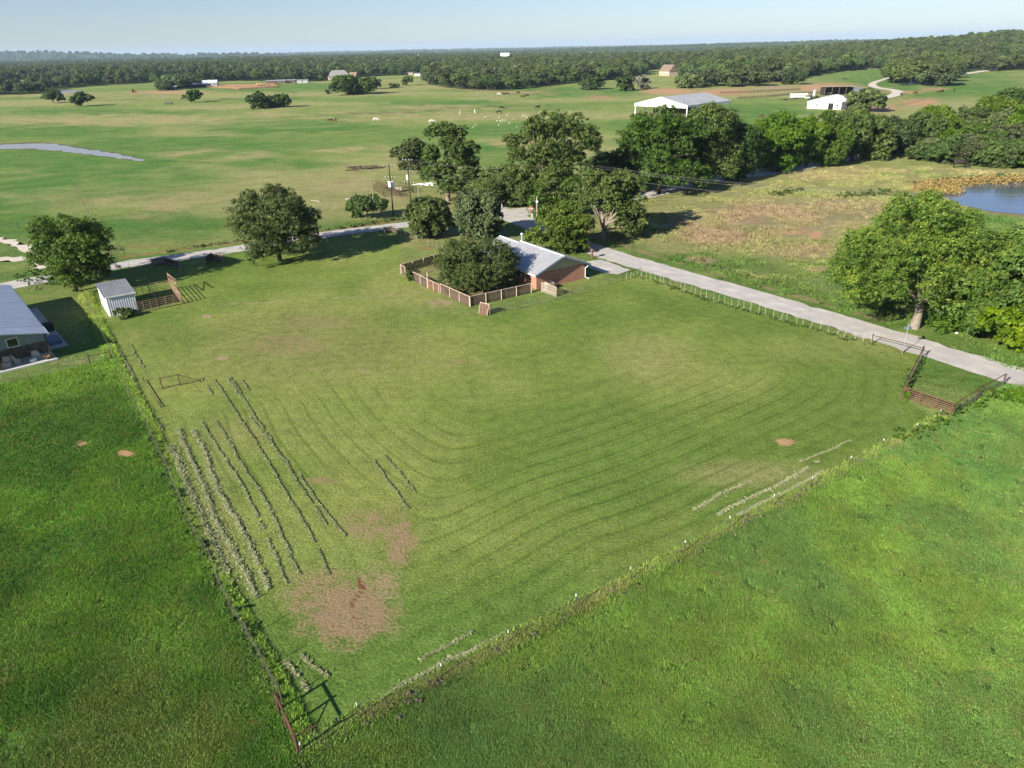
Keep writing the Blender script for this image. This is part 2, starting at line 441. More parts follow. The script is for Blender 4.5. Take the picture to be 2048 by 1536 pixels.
SOILS = [  # px, py, rx, ry, colour, strength
 (167, 888, 24, 9, ORANGE, .75), (250, 907, 19, 8, ORANGE, 1.1), (414, 633, 12, 4, TANS, .9), (444, 716, 13, 5, TANS, .9), (1571, 884, 23, 8, ORANGE, .95), (727, 742, 20, 5, TANS, .55), (1829, 1210, 9, 6, REDS, .8),
 (700, 1225, 112, 72, BRN, .86), (640, 1190, 95, 70, BRN, .68), (755, 1175, 62, 52, (.31, .215, .13), .66), (800, 1085, 42, 68, BRN, .70), (740, 1050, 84, 46, BRN, .60), (640, 962, 48, 10, BRN, .66), (620, 1255, 55, 34, BRN, .55), (690, 1290, 60, 30, BRN, .5),
 (580, 690, 120, 32, BRN, .52), (640, 645, 110, 22, BRN, .48), (300, 660, 60, 30, BRN, .36), (900, 725, 120, 10, BRN, .42), (880, 606, 36, 11, TANS, .62), (940, 628, 30, 6, TANS, .4), (520, 1440, 40, 55, BRN, .50), (700, 570, 200, 10, BRN, .3), (700, 740, 240, 16, BRN, .34),
 (1340, 183, 66, 7, ORANGE, .95), (1450, 184, 70, 7, ORANGE, .9), (1560, 176, 60, 5, TANS, .75), (1655, 176, 75, 9, ORANGE, .95), (1200, 195, 40, 6, ORANGE, .62), (1100, 189, 24, 3, ORANGE, .6), (1840, 205, 42, 8, ORANGE, 1.0), (1745, 216, 70, 11, ORANGE, .75), (1800, 184, 60, 4, ORANGE, .7), (1870, 178, 40, 4, ORANGE, .7), (1660, 167, 70, 4, ORANGE, .6), (1035, 185, 60, 3, ORANGE, .7), (1720, 190, 30, 8, ORANGE, .8), (1480, 175, 60, 4, ORANGE, .5), (1540, 165, 50, 3, ORANGE, .5), (1900, 370, 90, 12, TANS, .55), (1860, 200, 30, 8, ORANGE, .6),
 (340, 185, 90, 4, ORANGE, .9), (480, 173, 72, 5, ORANGE, 1.1), (670, 159, 20, 2, ORANGE, .8), (880, 172, 24, 2, ORANGE, .5), (1580, 462, 34, 9, ORANGE, .9), (1632, 470, 18, 9, ORANGE, 1.0), (1520, 475, 22, 5, ORANGE, .7), (1500, 590, 3, 2, TANS, .1), (1640, 538, 22, 4, TANS, .8),
 (790, 395, 42, 10, TANS, .55), (850, 497, 22, 5, REDS, .6), (960, 496, 26, 6, REDS, .6), (1100, 425, 40, 8, REDS, .6), (300, 493, 90, 5, REDS, .5), (690, 468, 60, 4, ORANGE, .6), (560, 478, 80, 4, REDS, .4),
 (830, 408, 40, 5, TANS, .4), (912, 395, 30, 12, REDS, .5), (40, 500, 50, 14, TANS, .0), (1790, 825, 30, 14, (.32, .34, .24), .35), (140, 722, 70, 14, TANS, .42)]

def wood_edge(x):
    X = [-600, -200, 0, 60, 85, 110, 200, 310, 318, 330, 405, 415, 560, 650, 680, 760, 846, 852, 880, 950, 1000, 1050, 1100, 1150, 1240, 1290, 1340, 1400, 1450, 1500, 1560, 1600, 1640, 1700, 1760, 1778, 1800, 1900, 1918, 1935, 2048, 2400]
    Y = [190, 190, 190, 189, 187, 178, 171, 165, 181, 182, 172, 164, 162, 162, 157, 152, 150, 166, 173, 180, 181, 178, 172, 166, 158, 149, 149, 163, 167, 168, 165, 158, 150, 144, 140, 165, 171, 171, 150, 146, 144, 142]
    return np.interp(x, X, Y)

def in_wood(x, y):
    px, py = proj(x, y, 0)
    r = np.hypot(x, y)
    m = (py < wood_edge(px) + 3 * (vnoise(px, py * 4, 30, 5) - .5)) & (y > 300)
    clear = fbm(x * .6, y, 240, 21, 3)
    ax = np.abs(px - 700)
    th = np.where(px > 1050, .64, .60)
    m &= ~((clear > th) & (py < wood_edge(px) - 9))
    m &= ~((np.abs(px - 1325) < 32) & (py > 141) & (py < 156))
    m &= ~((np.abs(px - 350) < 32) & (py > 170) & (py < 176))
    return m

def ground_cols(x, y):
    px, py = proj(x, y, 0)
    front = y > 3
    px = np.where(front, px, -5000); py = np.where(front, py, 3000)
    r = np.hypot(x, y)
    n = len(x)
    ones = np.ones((n, 1))
    wx = px + 18 * (fbm(x, y, 9, 31) - .5) * 2; wy = py + 6 * (fbm(x, y, 9, 37) - .5) * 2
    def mixin(col, c, w): return col * (1 - w[:, None]) + np.array(c)[None, :] * w[:, None]
    col = ones * np.array([(.165, .210, .055)])
    bands = fbm(x * .35 + y * .15, y, 42, 51, 4)
    col = mixin(col, (.095, .165, .034), sstep(.48, .68, bands) * .7)
    col = mixin(col, (.245, .235, .095), sstep(.52, .36, bands) * .7)
    far = sstep(500, 900, r)
    g = np.zeros(n)
    for (a, b, rx, ry) in GREENS: g = np.maximum(g, sstep(1.25, .55, np.hypot((wx - a) / rx, (wy - b) / ry)))
    d = np.zeros(n)
    for (a, b, rx, ry) in DRYS: d = np.maximum(d, sstep(1.25, .5, np.hypot((wx - a) / rx, (wy - b) / ry)))
    bshape = fbm(x, y, 14, 71, 4)
    col = mixin(col, (.068, .148, .026), g * (.55 + .45 * sstep(.35, .6, bshape)))
    col = mixin(col, (.27, .235, .105), d * sstep(.36, .62, fbm(x, y, 10, 77, 4)) * .85)
    bb = np.zeros(n)
    for (a, b, rx, ry) in BROWNS: bb = np.maximum(bb, sstep(1.2, .5, np.hypot((wx - a) / rx, (wy - b) / ry)))
    col = mixin(col, (.27, .205, .118), bb * (.5 + .5 * sstep(.34, .55, bshape)))
    gold = sstep(1.2, .7, np.hypot((wx - 1930) / 105, (wy - 371) / 15))
    col = mixin(col, (.36, .27, .07), gold * .9)
    yard = sstep(-2, 3, sdpoly(px, py, [(803, 547), (868, 527), (985, 510), (1062, 586), (940, 613), (850, 575)]))
    # lush strip round the pond and roadside verges
    road = np.minimum(dline(px, py, ROADMAIN) / np.clip((py - 90) / 520, .2, 3), 1e9)
    sd1 = dline(x, y, [tuple(at(*p)[:2]) for p in ROADMAIN]); sd2 = dline(x, y, [tuple(at(*p)[:2]) for p in ROADSIDE])
    rd = np.minimum(sd1, sd2)
    col = mixin(col, (.065, .145, .022), sstep(10, 5, rd) * .65 * (r < 400))
    tallv = np.full(n, .75)
    # the mown field
    fm = sdpoly(x, y, FW)
    f = sstep(-.25, .35, fm)
    fb = fbm(x, y, 16, 91, 4)
    fc = ones * np.array([(.118, .166, .030)])
    fc = mixin(fc, (.165, .195, .045), sstep(.45, .66, fb) * .8)
    fc = mixin(fc, (.082, .140, .022), sstep(.50, .34, fb) * .7)
    lowl = sstep(60, 30, y) * sstep(5, -20, x)
    fc = mixin(fc, (.07, .135, .022), sstep(1000, 1350, py) * .65)
    fc = mixin(fc, (.14, .15, .045), sstep(1.2, .3, np.hypot((wx - 600) / 330, (wy - 690) / 90)) * .5)
    for (a, b, rx, ry, w) in ((1290, 715, 110, 60, .55), (900, 600, 180, 40, .4), (1500, 950, 170, 34, .75), (430, 1000, 60, 180, .35), (480, 870, 50, 30, .4), (1700, 690, 160, 40, .35)):
        fc = mixin(fc, (.195, .195, .068), sstep(1.25, .2, np.hypot((wx - a) / rx, (wy - b) / ry)) * w)
    col = col * (1 - f[:, None]) + fc * f[:, None]
    tallv = tallv * (1 - f) + .25 * f
    rim = sstep(2.6, .6, np.abs(dline(px, py, FIELD[:8]) / 14)) * (py > 640)
    col = mixin(col, (.085, .175, .018), rim * .55)
    lp = sstep(-4, 4, sdpoly(px, py, LPAST)); rp = sstep(-4, 4, sdpoly(px, py, RPAST))
    lc = mixin(ones * np.array([(.040, .100, .014)]), (.070, .145, .016), sstep(.46, .68, fbm(x, y, 7, 101, 4)) * .8)
    lc = mixin(lc, (.085, .135, .030), sstep(1100, 1500, py) * sstep(.35, .6, fbm(x, y, 5, 103)) * .8)
    lc = mixin(lc, (.09, .16, .022), sstep(850, 740, py) * .6)
    rc = mixin(ones * np.array([(.068, .130, .030)]), (.090, .160, .026), sstep(.47, .68, fbm(x, y, 8, 107, 4)) * .75)
    rc = mixin(rc, (.040, .105, .026), sstep(.5, .3, fbm(x, y, 20, 109, 3)) * .6)
    col = col * (1 - lp[:, None]) + lc * lp[:, None]
    col = col * (1 - rp[:, None]) + rc * rp[:, None]
    tallv = np.maximum(tallv, np.maximum(lp, rp))
    # rims of longer grass by the two fences
    e2 = dline(px, py, FIELD[7:15])
    col = mixin(col, (.135, .135, .055), sstep(14, 3, e2) * sstep(.45, .6, fbm(x, y, 4, 113)) * .7)
    col = mixin(col, (.17, .14, .065), yard * sstep(.35, .6, fbm(x, y, 3, 119)) * .8)
    # woodland floor
    wm = in_wood(x, y)
    fl = ones * np.array([(.040, .068, .020)])
    col = np.where(wm[:, None], fl, col)
    farg = sstep(2200, 5000, r)
    fcol = mixin(ones * np.array([(.040, .070, .022)]), (.12, .15, .05), sstep(.66, .74, fbm(x * .5, y, 260, 121, 3)) * .8)
    col = col * (1 - farg[:, None]) + fcol * farg[:, None]
    boost = 1.0 + .16 * sstep(130, 260, r)[:, None] + .12 * (f * (1 - lp) * (1 - rp))[:, None]
    col = np.where(wm[:, None], col, col * boost * (np.array([[1.08, 1.06, 1.08]]) * (1 - f[:, None]) + np.array([[1.16, 1.12, 1.2]]) * f[:, None]))
    # soil
    sa = np.zeros(n); scol = ones * np.array([TANS])
    for (a, b, rx, ry, c, st) in SOILS:
        if st <= 0: continue
        w = np.clip(1.45 - np.hypot((px - a) / rx, (py - b) / ry), 0, 1) * st
        hit = w > sa
        sa = np.where(hit, w, sa); scol[hit] = c
    def line_soil(P, wid, c, st):
        nonlocal sa
        w = sstep(1.0, .3, dline(px, py, P) / wid) * st
        hit = w > sa; sa = np.where(hit, w, sa); scol[hit] = c
    line_soil([(430, 609), (520, 606), (640, 598), (760, 592), (835, 584)], 5, TANS, .48)
    line_soil([(730, 1170), (722, 1185), (706, 1205), (700, 1222), (706, 1235)], 5, (.16, .055, .03), 1.1)
    line_soil([(719, 1160), (724, 1172)], 7, (.13, .045, .025), 1.1)
    line_soil([(1265, 545), (1400, 560), (1560, 595), (1700, 640)], 8, BRN, .0)
    P = [(1130, 452), (1290, 512), (1500, 572), (1650, 615), (1780, 650)]
    line_soil([(a, b - 6) for a, b in P], 7, BRN, .62)
    line_soil([(240, 515), (450, 487), (650, 463), (800, 440)], 4.5, REDS, .62)
    line_soil([(880, 176), (1000, 183), (1060, 184), (1110, 176)], 2.5, ORANGE, .6)
    line_soil([(-60, 299), (40, 297), (100, 299), (150, 305), (200, 311), (262, 319), (288, 321), (250, 310), (205, 302), (150, 294), (105, 287), (60, 286), (-20, 290)], 3.2, (.12, .10, .06), .8)
    line_soil([(1885, 392), (1935, 412), (1990, 424), (2060, 432)], 4, (.22, .17, .10), .8)
    line_soil([(1860, 178), (1820, 190), (1770, 205), (1700, 218)], 3, ORANGE, .7)
    line_soil([(0, 191), (250, 196), (430, 197)], 1.6, BRN, .0)
    es = 0
    for i in range(len(RINGW)):
        es = es + np.exp(-np.minimum(dline(x, y, [RINGW[i], RINGW[(i + 1) % len(RINGW)]]), 300) / 1.3)
    sd = np.where(sdpoly(x, y, RINGW) > 0, -1.3 * np.log(np.maximum(es, 1e-30)), -1)
    mw = f * sstep(-.5, .6, sd) * (1 - sstep(.35, .5, sa)) * .9
    mw = mw * (.35 + .65 * sstep(.35, .55, fbm(x, y, 14, 131, 3)))
    mw = mw * (.42 + .58 * np.maximum(sstep(1.3, .6, np.hypot((px - 1230) / 480, (py - 930) / 250)), .7 * sstep(1.3, .6, np.hypot((px - 520) / 260, (py - 930) / 300))))
    mw = mw * (1 - .65 * sstep(1.2, .4, np.hypot((px - 1330) / 260, (py - 700) / 70)))
    # a faint dark stain where the drainage line crosses the far pasture
    for P, w_, k in (([(690, 228), (780, 226), (860, 219), (960, 214), (1100, 212)], 3.2, .5), ([(250, 318), (330, 323), (420, 322)], 3, .35), ([(0, 195), (200, 200), (430, 199), (600, 196)], 1.6, .4)):
        col = mixin(col, (.04, .085, .02), sstep(1, .2, dline(px, wy, P) / w_) * k)
    return col, tallv, scol, sa, sd, mw

def make_ground():
    rr = [12.0]
    while rr[-1] < 420: rr.append(rr[-1] * 1.0075)
    while rr[-1] < 30000: rr.append(rr[-1] * 1.02)
    rr = np.array(rr)
    th = np.concatenate([np.arange(-50, 50.001, .35), np.arange(53, 309, 4.)])
    th = np.radians(90 - th)
    nr, nt_ = len(rr), len(th)
    X = np.outer(rr, np.cos(th)).ravel(); Y = np.outer(rr, np.sin(th)).ravel()
    X = np.append(X, 0); Y = np.append(Y, 0)
    Z = hgt(X, Y)
    i = np.arange(nr - 1)[:, None] * nt_; k = np.arange(nt_)[None, :]; k2 = (k + 1) % nt_
    F = np.stack([i + k, i + k2, i + nt_ + k2, i + nt_ + k], -1).reshape(-1, 4)
    me = bpy.data.meshes.new('ground')
    nF = len(F); T = nt_
    tri = np.stack([np.full(T, len(X) - 1), (np.arange(T) + 1) % T, np.arange(T)], -1)
    me.vertices.add(len(X)); me.vertices.foreach_set('co', np.stack([X, Y, Z], -1).astype(np.float32).ravel())
    li = np.concatenate([F[:, ::-1].ravel(), tri.ravel()]).astype(np.int32)
    me.loops.add(len(li)); me.loops.foreach_set('vertex_index', li)
    me.polygons.add(nF + T)
    ls = np.concatenate([np.arange(nF) * 4, nF * 4 + np.arange(T) * 3]).astype(np.int32)
    me.polygons.foreach_set('loop_start', ls)
    me.update(calc_edges=True)
    me.polygons.foreach_set('use_smooth', np.ones(nF + T, bool))
    col, tl, sc_, sa, sd, mw = ground_cols(X, Y)
    for nm, A, al in (('col', col, tl), ('soil', sc_, sa)):
        a = me.attributes.new(nm, 'FLOAT_COLOR', 'POINT')
        a.data.foreach_set('color', np.concatenate([A, al[:, None]], 1).astype(np.float32).ravel())
    a = me.attributes.new('mow', 'FLOAT_VECTOR', 'POINT')
    a.data.foreach_set('vector', np.stack([sd, mw, 0 * sd], -1).astype(np.float32).ravel())
    me.materials.append(groundmat())
    o = link('ground', me); tag(o, 'wide green pasture and mown hay field reaching to the horizon', kind='structure')
    # normals up
    if me.polygons[1000].normal.z < 0: me.flip_normals()
make_ground()

# ------------------------------------------------------------------ roads and water
def roadmat(name, c1, c2, track, verge):
    m, nt, b = mat(name, .9, .15)
    u = nd(nt, 'ShaderNodeAttribute', attribute_name='u').outputs['Fac']
    pos = nd(nt, 'ShaderNodeNewGeometry').outputs['Position']
    n1 = noise(nt, .5, 5, pos); n2 = noise(nt, 7, 4, pos)
    c = mixc(nt, rng_map(nt, n1, .35, .65, 0, 1), c1, c2)
    au = mth(nt, 'ABSOLUTE', mth(nt, 'SUBTRACT', mth(nt, 'ABSOLUTE', u), .42))
    t = mth(nt, 'MULTIPLY', rng_map(nt, au, .22, .05, 0, 1), rng_map(nt, n1, .3, .6, .3, 1))
    c = mixc(nt, mth(nt, 'MULTIPLY', t, .9), c, track)
    n5 = noise(nt, .13, 6, pos, .7)
    c = mixc(nt, rng_map(nt, n5, .48, .62, 0, .55), c, track)
    ce = mth(nt, 'MULTIPLY', rng_map(nt, mth(nt, 'ABSOLUTE', u), .84, 1.0, 0, 1), rng_map(nt, n2, .35, .6, .2, 1))
    c = mixc(nt, mth(nt, 'MULTIPLY', ce, .7), c, verge)
    c = mixc(nt, rng_map(nt, n2, .3, .7, 0, .25), c, c2)
    nt.links.new(c, b.inputs['Base Color']); bump(nt, b, n2, .3, .03)
    return m
GRAVEL = roadmat('pale_chip_seal', (.54, .50, .45), (.38, .355, .32), (.40, .38, .355), (.33, .28, .19))
DIRT = roadmat('caliche', (.60, .54, .44), (.50, .44, .34), (.55, .49, .40), (.25, .2, .12))

def ribbon(name, pts, widths, zoff, m, label, step=1.2, jit=.16, worldpts=False):
    W = [Vector((*p, 0)) if worldpts else at(*p) for p in pts]
    if not hasattr(widths, '__len__'): widths = [widths] * len(W)
    # Catmull-Rom resample
    P, Wd = [], []
    for i in range(len(W) - 1):
        p0, p1, p2, p3 = W[max(i - 1, 0)], W[i], W[i + 1], W[min(i + 2, len(W) - 1)]
        n = max(2, int((p2 - p1).length / step))
        for k in range(n):
            t = k / n
            P.append(.5 * ((2 * p1) + (p2 - p0) * t + (2 * p0 - 5 * p1 + 4 * p2 - p3) * t * t + (3 * p1 - p0 - 3 * p2 + p3) * t ** 3))
            Wd.append(widths[i] * (1 - t) + widths[i + 1] * t)
    P.append(W[-1]); Wd.append(widths[-1])
    V, U, F = [], [], []
    us = [-1, -.9, -.5, 0, .5, .9, 1]
    for i, p in enumerate(P):
        d = (P[min(i + 1, len(P) - 1)] - P[max(i - 1, 0)]).normalized(); l = Vector((-d.y, d.x, 0))
        for u in us:
            q = p + l * (u * Wd[i] / 2 + (random.gauss(0, jit) if abs(u) == 1 else 0))
            V.append((q.x, q.y, H1(q.x, q.y) + zoff)); U.append(u)
    k = len(us)
    for i in range(len(P) - 1):
        for j in range(k - 1):
            a = i * k + j; F.append((a, a + k, a + k + 1, a + 1))
    me = bpy.data.meshes.new(name); me.from_pydata(V, [], F); me.materials.append(m)
    a = me.attributes.new('u', 'FLOAT', 'POINT'); a.data.foreach_set('value', np.array(U, dtype=np.float32))
    me.update()
    if me.polygons[0].normal.z < 0: me.flip_normals()
    return tag(link(name, me), label, kind='structure')

ribbon('road', [(960, 405), (1010, 428), (1060, 448), (1120, 474), (1190, 500), (1280, 528), (1500, 591), (1745, 664), (2048, 758), (2500, 900)], [6, 6, 5.6, 5.2, 5.2, 5.2, 5.2, 5.2, 5.2, 5.2], .030, GRAVEL, 'pale gravel road running past the brick house to the lower right')
ribbon('side_road', [(-700, 680), (-200, 606), (0, 574), (120, 552), (250, 529), (450, 502), (640, 471), (790, 452), (900, 440), (985, 428), (1050, 424)], [5, 5, 5, 5, 4.8, 4.8, 4.8, 4.8, 5.2, 7, 9], .036, GRAVEL, 'pale gravel side road crossing behind the mown field')
ribbon('road', [(985, 432), (1040, 424), (1120, 414), (1230, 400), (1300, 389), (1400, 366), (1480, 353), (1560, 343), (1640, 328), (1720, 312), (1830, 296)], [9, 7.5, 6, 5.2, 5.2, 5.2, 5.2, 5.2, 5.2, 5.2, 5.2], .042, GRAVEL, 'shaded road running under the tree line')
ribbon('driveway', [(1184, 522), (1204, 532), (1228, 540), (1248, 545)], [3.4, 4.4, 4.4, 3.0], .048, GRAVEL, 'short pale driveway beside the brick house')
ribbon('farm_track', [(-60, 468), (0, 480), (40, 492), (75, 510), (100, 535)], [2.2, 2.2, 2.2, 2.4, 4], .048, DIRT, 'two track dirt lane joining the side road at left', jit=.35)
ribbon('farm_track', [(-120, 520), (0, 520), (60, 518), (110, 528)], [3, 3.4, 3.2, 3], .054, DIRT, 'pale caliche lane behind the dark tree at left', jit=.5)
ribbon('driveway', [(1905, 148), (1862, 152), (1800, 153), (1762, 161), (1745, 168), (1752, 175), (1790, 181), (1792, 189), (1760, 197), (1710, 203), (1685, 202)], [4.5, 4.5, 5, 5, 5.5, 6.5, 7, 7, 8, 10, 10], .09, DIRT, 'pale winding driveway leading past the open machine shed', step=4)
ribbon('farm_track', [(1905, 153), (1935, 149), (1970, 145), (1990, 142)], [9, 9, 8, 7], .12, DIRT, 'pale gravel entrance at the far right wood edge', step=4)
ribbon('farm_track', [(1700, 140), (1745, 141), (1790, 141)], [3, 3, 3], .12, DIRT, 'thin pale lane under the far right oaks', step=4)

def watermat(name, c):
    m, nt, b = mat(name, .06, .6)
    b.inputs['Base Color'].default_value = (*c, 1)
    b.inputs['Roughness'].default_value = .10 if name == 'pond_water' else .3
    n = noise(nt, 1.3, 3)
    bump(nt, b, n, .05, .02)
    return m
WATER = watermat('pond_water', (.085, .10, .125)); WATER2 = watermat('creek_water', (.30, .29, .26))
def sheet(name, pts, z, m, label, jit=1.0, sub=5, **kw):
    W = [at(*p) for p in pts]; P = []
    for i in range(len(W)):
        p0, p1, p2, p3 = W[i - 1], W[i], W[(i + 1) % len(W)], W[(i + 2) % len(W)]
        for k in range(sub):
            t = k / sub
            q = .5 * ((2 * p1) + (p2 - p0) * t + (2 * p0 - 5 * p1 + 4 * p2 - p3) * t * t + (3 * p1 - p0 - 3 * p2 + p3) * t ** 3)
            P.append((q.x + random.uniform(-jit, jit), q.y + random.uniform(-jit, jit), z))
    bm = bmesh.new(); vs = [bm.verts.new(p) for p in P]; f = bm.faces.new(vs); bm.normal_update()
    if f.normal.z < 0: f.normal_flip()
    bmesh.ops.triangulate(bm, faces=bm.faces[:])
    me = bpy.data.meshes.new(name); bm.to_mesh(me); bm.free(); me.materials.append(m)
    return tag(link(name, me), label, kind='structure', **kw)
sheet('pond', [(1885, 392), (1925, 374), (1985, 366), (2060, 363), (2300, 372), (2300, 470), (2060, 432), (1990, 424), (1935, 412)], .05, WATER, 'still blue pond at the right edge', .5)
sheet('shallow_water', [(-120, 296), (-20, 291), (60, 287), (105, 288), (150, 295), (205, 303), (250, 311), (288, 321), (262, 320), (200, 312), (150, 306), (100, 300), (40, 298), (-60, 300)], .05, WATER2, 'narrow sheet of standing water in the left pasture', 1.2)
sheet('shallow_water', [(96, 184), (120, 180), (150, 181), (170, 183), (140, 186), (115, 187)], .06, WATER2, 'small far stock pond before the left wood', 2)

# ------------------------------------------------------------------ foliage
def leaf_cloud(cent, rad, n, leaf, rng, inner=.25, flat=.85, up_bias=.25, spray=None):
    """leaves gathered in sprays that cover the lobes of a crown"""
    cent = np.array(cent, float); rad = np.array(rad, float)
    w = rad ** 2; w /= w.sum()
    ns = max(20, n // 20)
    si = rng.choice(len(cent), ns, p=w)
    d = rng.normal(size=(ns, 3)); d /= np.linalg.norm(d, axis=1)[:, None]
    d[:, 2] = np.where(d[:, 2] < -.45, -d[:, 2], d[:, 2])
    rr_ = rng.uniform(.78, 1.08, ns); inn = rng.random(ns) < inner; rr_[inn] = rng.uniform(.35, .8, inn.sum())
    sc_ = cent[si] + d * (rad[si] * rr_)[:, None] * np.array([1, 1, flat])
    sr = (spray or rad.mean() * .26) * rng.uniform(.55, 1.35, ns)
    idx = rng.integers(0, ns, n)
    o = rng.normal(size=(n, 3)); o /= np.linalg.norm(o, axis=1)[:, None]; o[:, 2] = np.abs(o[:, 2]) * np.where(rng.random(n) < .8, 1, -1)
    p = sc_[idx] + o * (sr[idx] * (rng.random(n) ** .45) * 1.25)[:, None] * np.array([1, 1, .8])
    nr = o * .55 + d[idx] * .35 + rng.normal(size=(n, 3)) * .42 + np.array([0, 0, up_bias]); nr /= np.linalg.norm(nr, axis=1)[:, None]
    a = np.cross(nr, rng.normal(size=(n, 3))); a /= np.linalg.norm(a, axis=1)[:, None]
    b = np.cross(nr, a)
    s = leaf * rng.uniform(.55, 1.25, n)[:, None]
    asp = rng.uniform(.4, .8, n)[:, None]
    V = np.empty((n, 3, 3)); V[:, 0] = p - a * s * 1.1; V[:, 1] = p + a * s * .8 - b * s * asp * 1.15; V[:, 2] = p + a * s * .8 + b * s * asp * 1.15
    lobe = rng.random(len(cent)); st = rng.random(ns)
    tint = np.clip(.30 + .26 * (lobe[si[idx]] - .5) + .34 * (st[idx] - .5) + .34 * (rng.random(n) - .5) + .16 * o[:, 2] + .16 * d[idx][:, 2], 0, 1)  # random tints plus painted top light: upper sides of sprays and lobes lighter
    return V.reshape(-1, 3), tint

def lobes_for(rx, ry, zc, rz, n, rng, lob=(.26, .42), shape='round', gap=0, kr=(.45, .80)):
    cs, rs = [], []
    for i in range(n):
        for _ in range(30):
            d = rng.normal(size=3); d /= np.linalg.norm(d)
            if shape == 'dome' and d[2] < -.25: continue
            k = rng.uniform(*kr)
            c = d * k
            r = rng.uniform(*lob)
            if gap and any(np.linalg.norm(c - q) < gap for q in cs): continue
            break
        cs.append(c); rs.append(r)
    cs = np.array(cs); rs = np.array(rs)
    C3 = cs * np.array([rx, ry, rz]) + np.array([0, 0, zc])
    return C3, rs * (rx + ry + rz) / 3 * 1.15

def make_tree(name, label, cat, loc, h, rx, ry, lowf, nlobe, nleaf, leaf, lm, seed, bark=None, trunk_r=.28, off=(0, 0), lob=(.26, .42), shape='round', group=None, nlimb=6, limb_r=.45, dead=0, gap=0, kr=(.45, .80), inner=.25, fork=.35, taper=0, given=None):
    rng = np.random.default_rng(seed)
    bark = bark or BARK
    e = empty(name, loc, label, cat, 0, group)
    z0 = h * lowf; rz = (h - z0) / 2; zc = z0 + rz
    C3, R3 = lobes_for(rx * .82, ry * .82, zc, rz * .84, nlobe, rng, lob, shape, gap, kr)
    C3[:, 0] += off[0]; C3[:, 1] += off[1]
    C3[:, 2] = np.minimum(np.maximum(C3[:, 2], R3 * .5 + h * lowf * .9), h - R3 * .72)
    if given: C3, R3 = given
    V, t = leaf_cloud(C3, R3, nleaf, leaf, rng, inner)
    for ax, lo_, hi_ in () if given else ((0, off[0] - rx, off[0] + rx), (1, off[1] - ry, off[1] + ry), (2, z0, h)):
        q0, q1 = np.percentile(V[:, ax], (.6, 99.4))
        k_ = (hi_ - lo_) / (q1 - q0)
        V[:, ax] = lo_ + (V[:, ax] - q0) * k_; C3[:, ax] = lo_ + (C3[:, ax] - q0) * k_
    if taper:
        for A in (V, C3):
            tz = np.clip((A[:, 2] - z0) / (h - z0), 0, 1); k_ = 1 - taper * np.clip((tz - .35) / .65, 0, 1) ** 1.2
            A[:, 0] = off[0] + (A[:, 0] - off[0]) * k_; A[:, 1] = off[1] + (A[:, 1] - off[1]) * k_
    V[:, 2] = np.maximum(V[:, 2], .05)
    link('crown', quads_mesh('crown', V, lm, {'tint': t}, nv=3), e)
    tb = MB()
    fz = max(h * fork, .8)
    top = Vector((off[0] * .35 + rng.normal() * .15, off[1] * .35, fz))
    mid = Vector((top.x * .4 + rng.normal() * .12, top.y * .4, fz * .5))
    tb.tube([(0, 0, -.2), (0, 0, .12), mid, top], [trunk_r * 1.5, trunk_r * 1.12, trunk_r * .9, trunk_r * .8], 8)
    order = np.argsort(-R3)[:nlimb + 3]
    for i, k in enumerate(order):
        c = Vector(C3[k]); m_ = top.lerp(c, .5) + Vector((rng.normal() * .3, rng.normal() * .3, rng.uniform(-.5, .3)))
        if c.z < fz * .6: continue
        tb.tube([top - Vector((0, 0, .2)), m_, c], [trunk_r * limb_r * 1.2, trunk_r * limb_r * .75, trunk_r * .12], 6)
        for _ in range(2):
            q = m_ + Vector(rng.normal(size=3)) * R3[k] * .7; q.z = max(q.z, m_.z)
            tb.tube([m_, q], [trunk_r * .28, trunk_r * .08], 5)
    tb.obj('trunk', bark, e, smooth=True)
    if dead:
        db = MB()
        for _ in range(dead):
            a = rng.uniform(-2.9, -.2); base = top + Vector((0, 0, rng.uniform(-.2, .3)))
            q = Vector((math.cos(a) * rx * .85, math.sin(a) * ry * .9, rng.uniform(.0, .35) * h)); m_ = base + q * .45 + Vector((0, 0, .3))
            db.tube([base, m_, base + q], [trunk_r * .55, trunk_r * .38, trunk_r * .1], 6)
            db.tube([m_, m_ + q * .4 + Vector((rng.normal() * .6, rng.normal() * .6, .8))], [trunk_r * .3, trunk_r * .07], 5)
        db.obj('bare_limb', DEADW, e, smooth=True)
    return e

def ptree(name, label, base, ytop, xl, xr, lm, seed, cat='tree', leafpx=1.55, dens=1.0, **kw):
    """a tree given by where it stands, how high it reaches and how wide it is in the photograph"""
    b = at(*base); h = tall(b, ytop) ; D = depth(b)
    h *= kw.pop('hs', 1.0)
    w = (xr - xl) * D / FPX; ctop = proj(b.x, b.y, h * .6)[0]
    off = ((xl + xr) / 2 - float(ctop)) * D / FPX
    leaf = kw.pop('leaf', None) or max(.16, leafpx * D / FPX)
    rx = w / 2; ry = kw.pop('ry', rx * .92)
    area = 4 * math.pi * ((rx * ry + 2 * rx * h / 2) / 3)
    n = int(min(kw.pop('cap', 26000), dens * 3.0 * area / (leaf * leaf)))
    d = dict(lowf=.12, nlobe=22, off=(off, 0), trunk_r=.028 * h)
    d.update(kw)
    lowf = d.pop('lowf'); nl = d.pop('nlobe')
    return make_tree(name, label, cat, (b.x, b.y, 0), h, rx, ry, lowf, nl, n, leaf, lm, seed, **d)

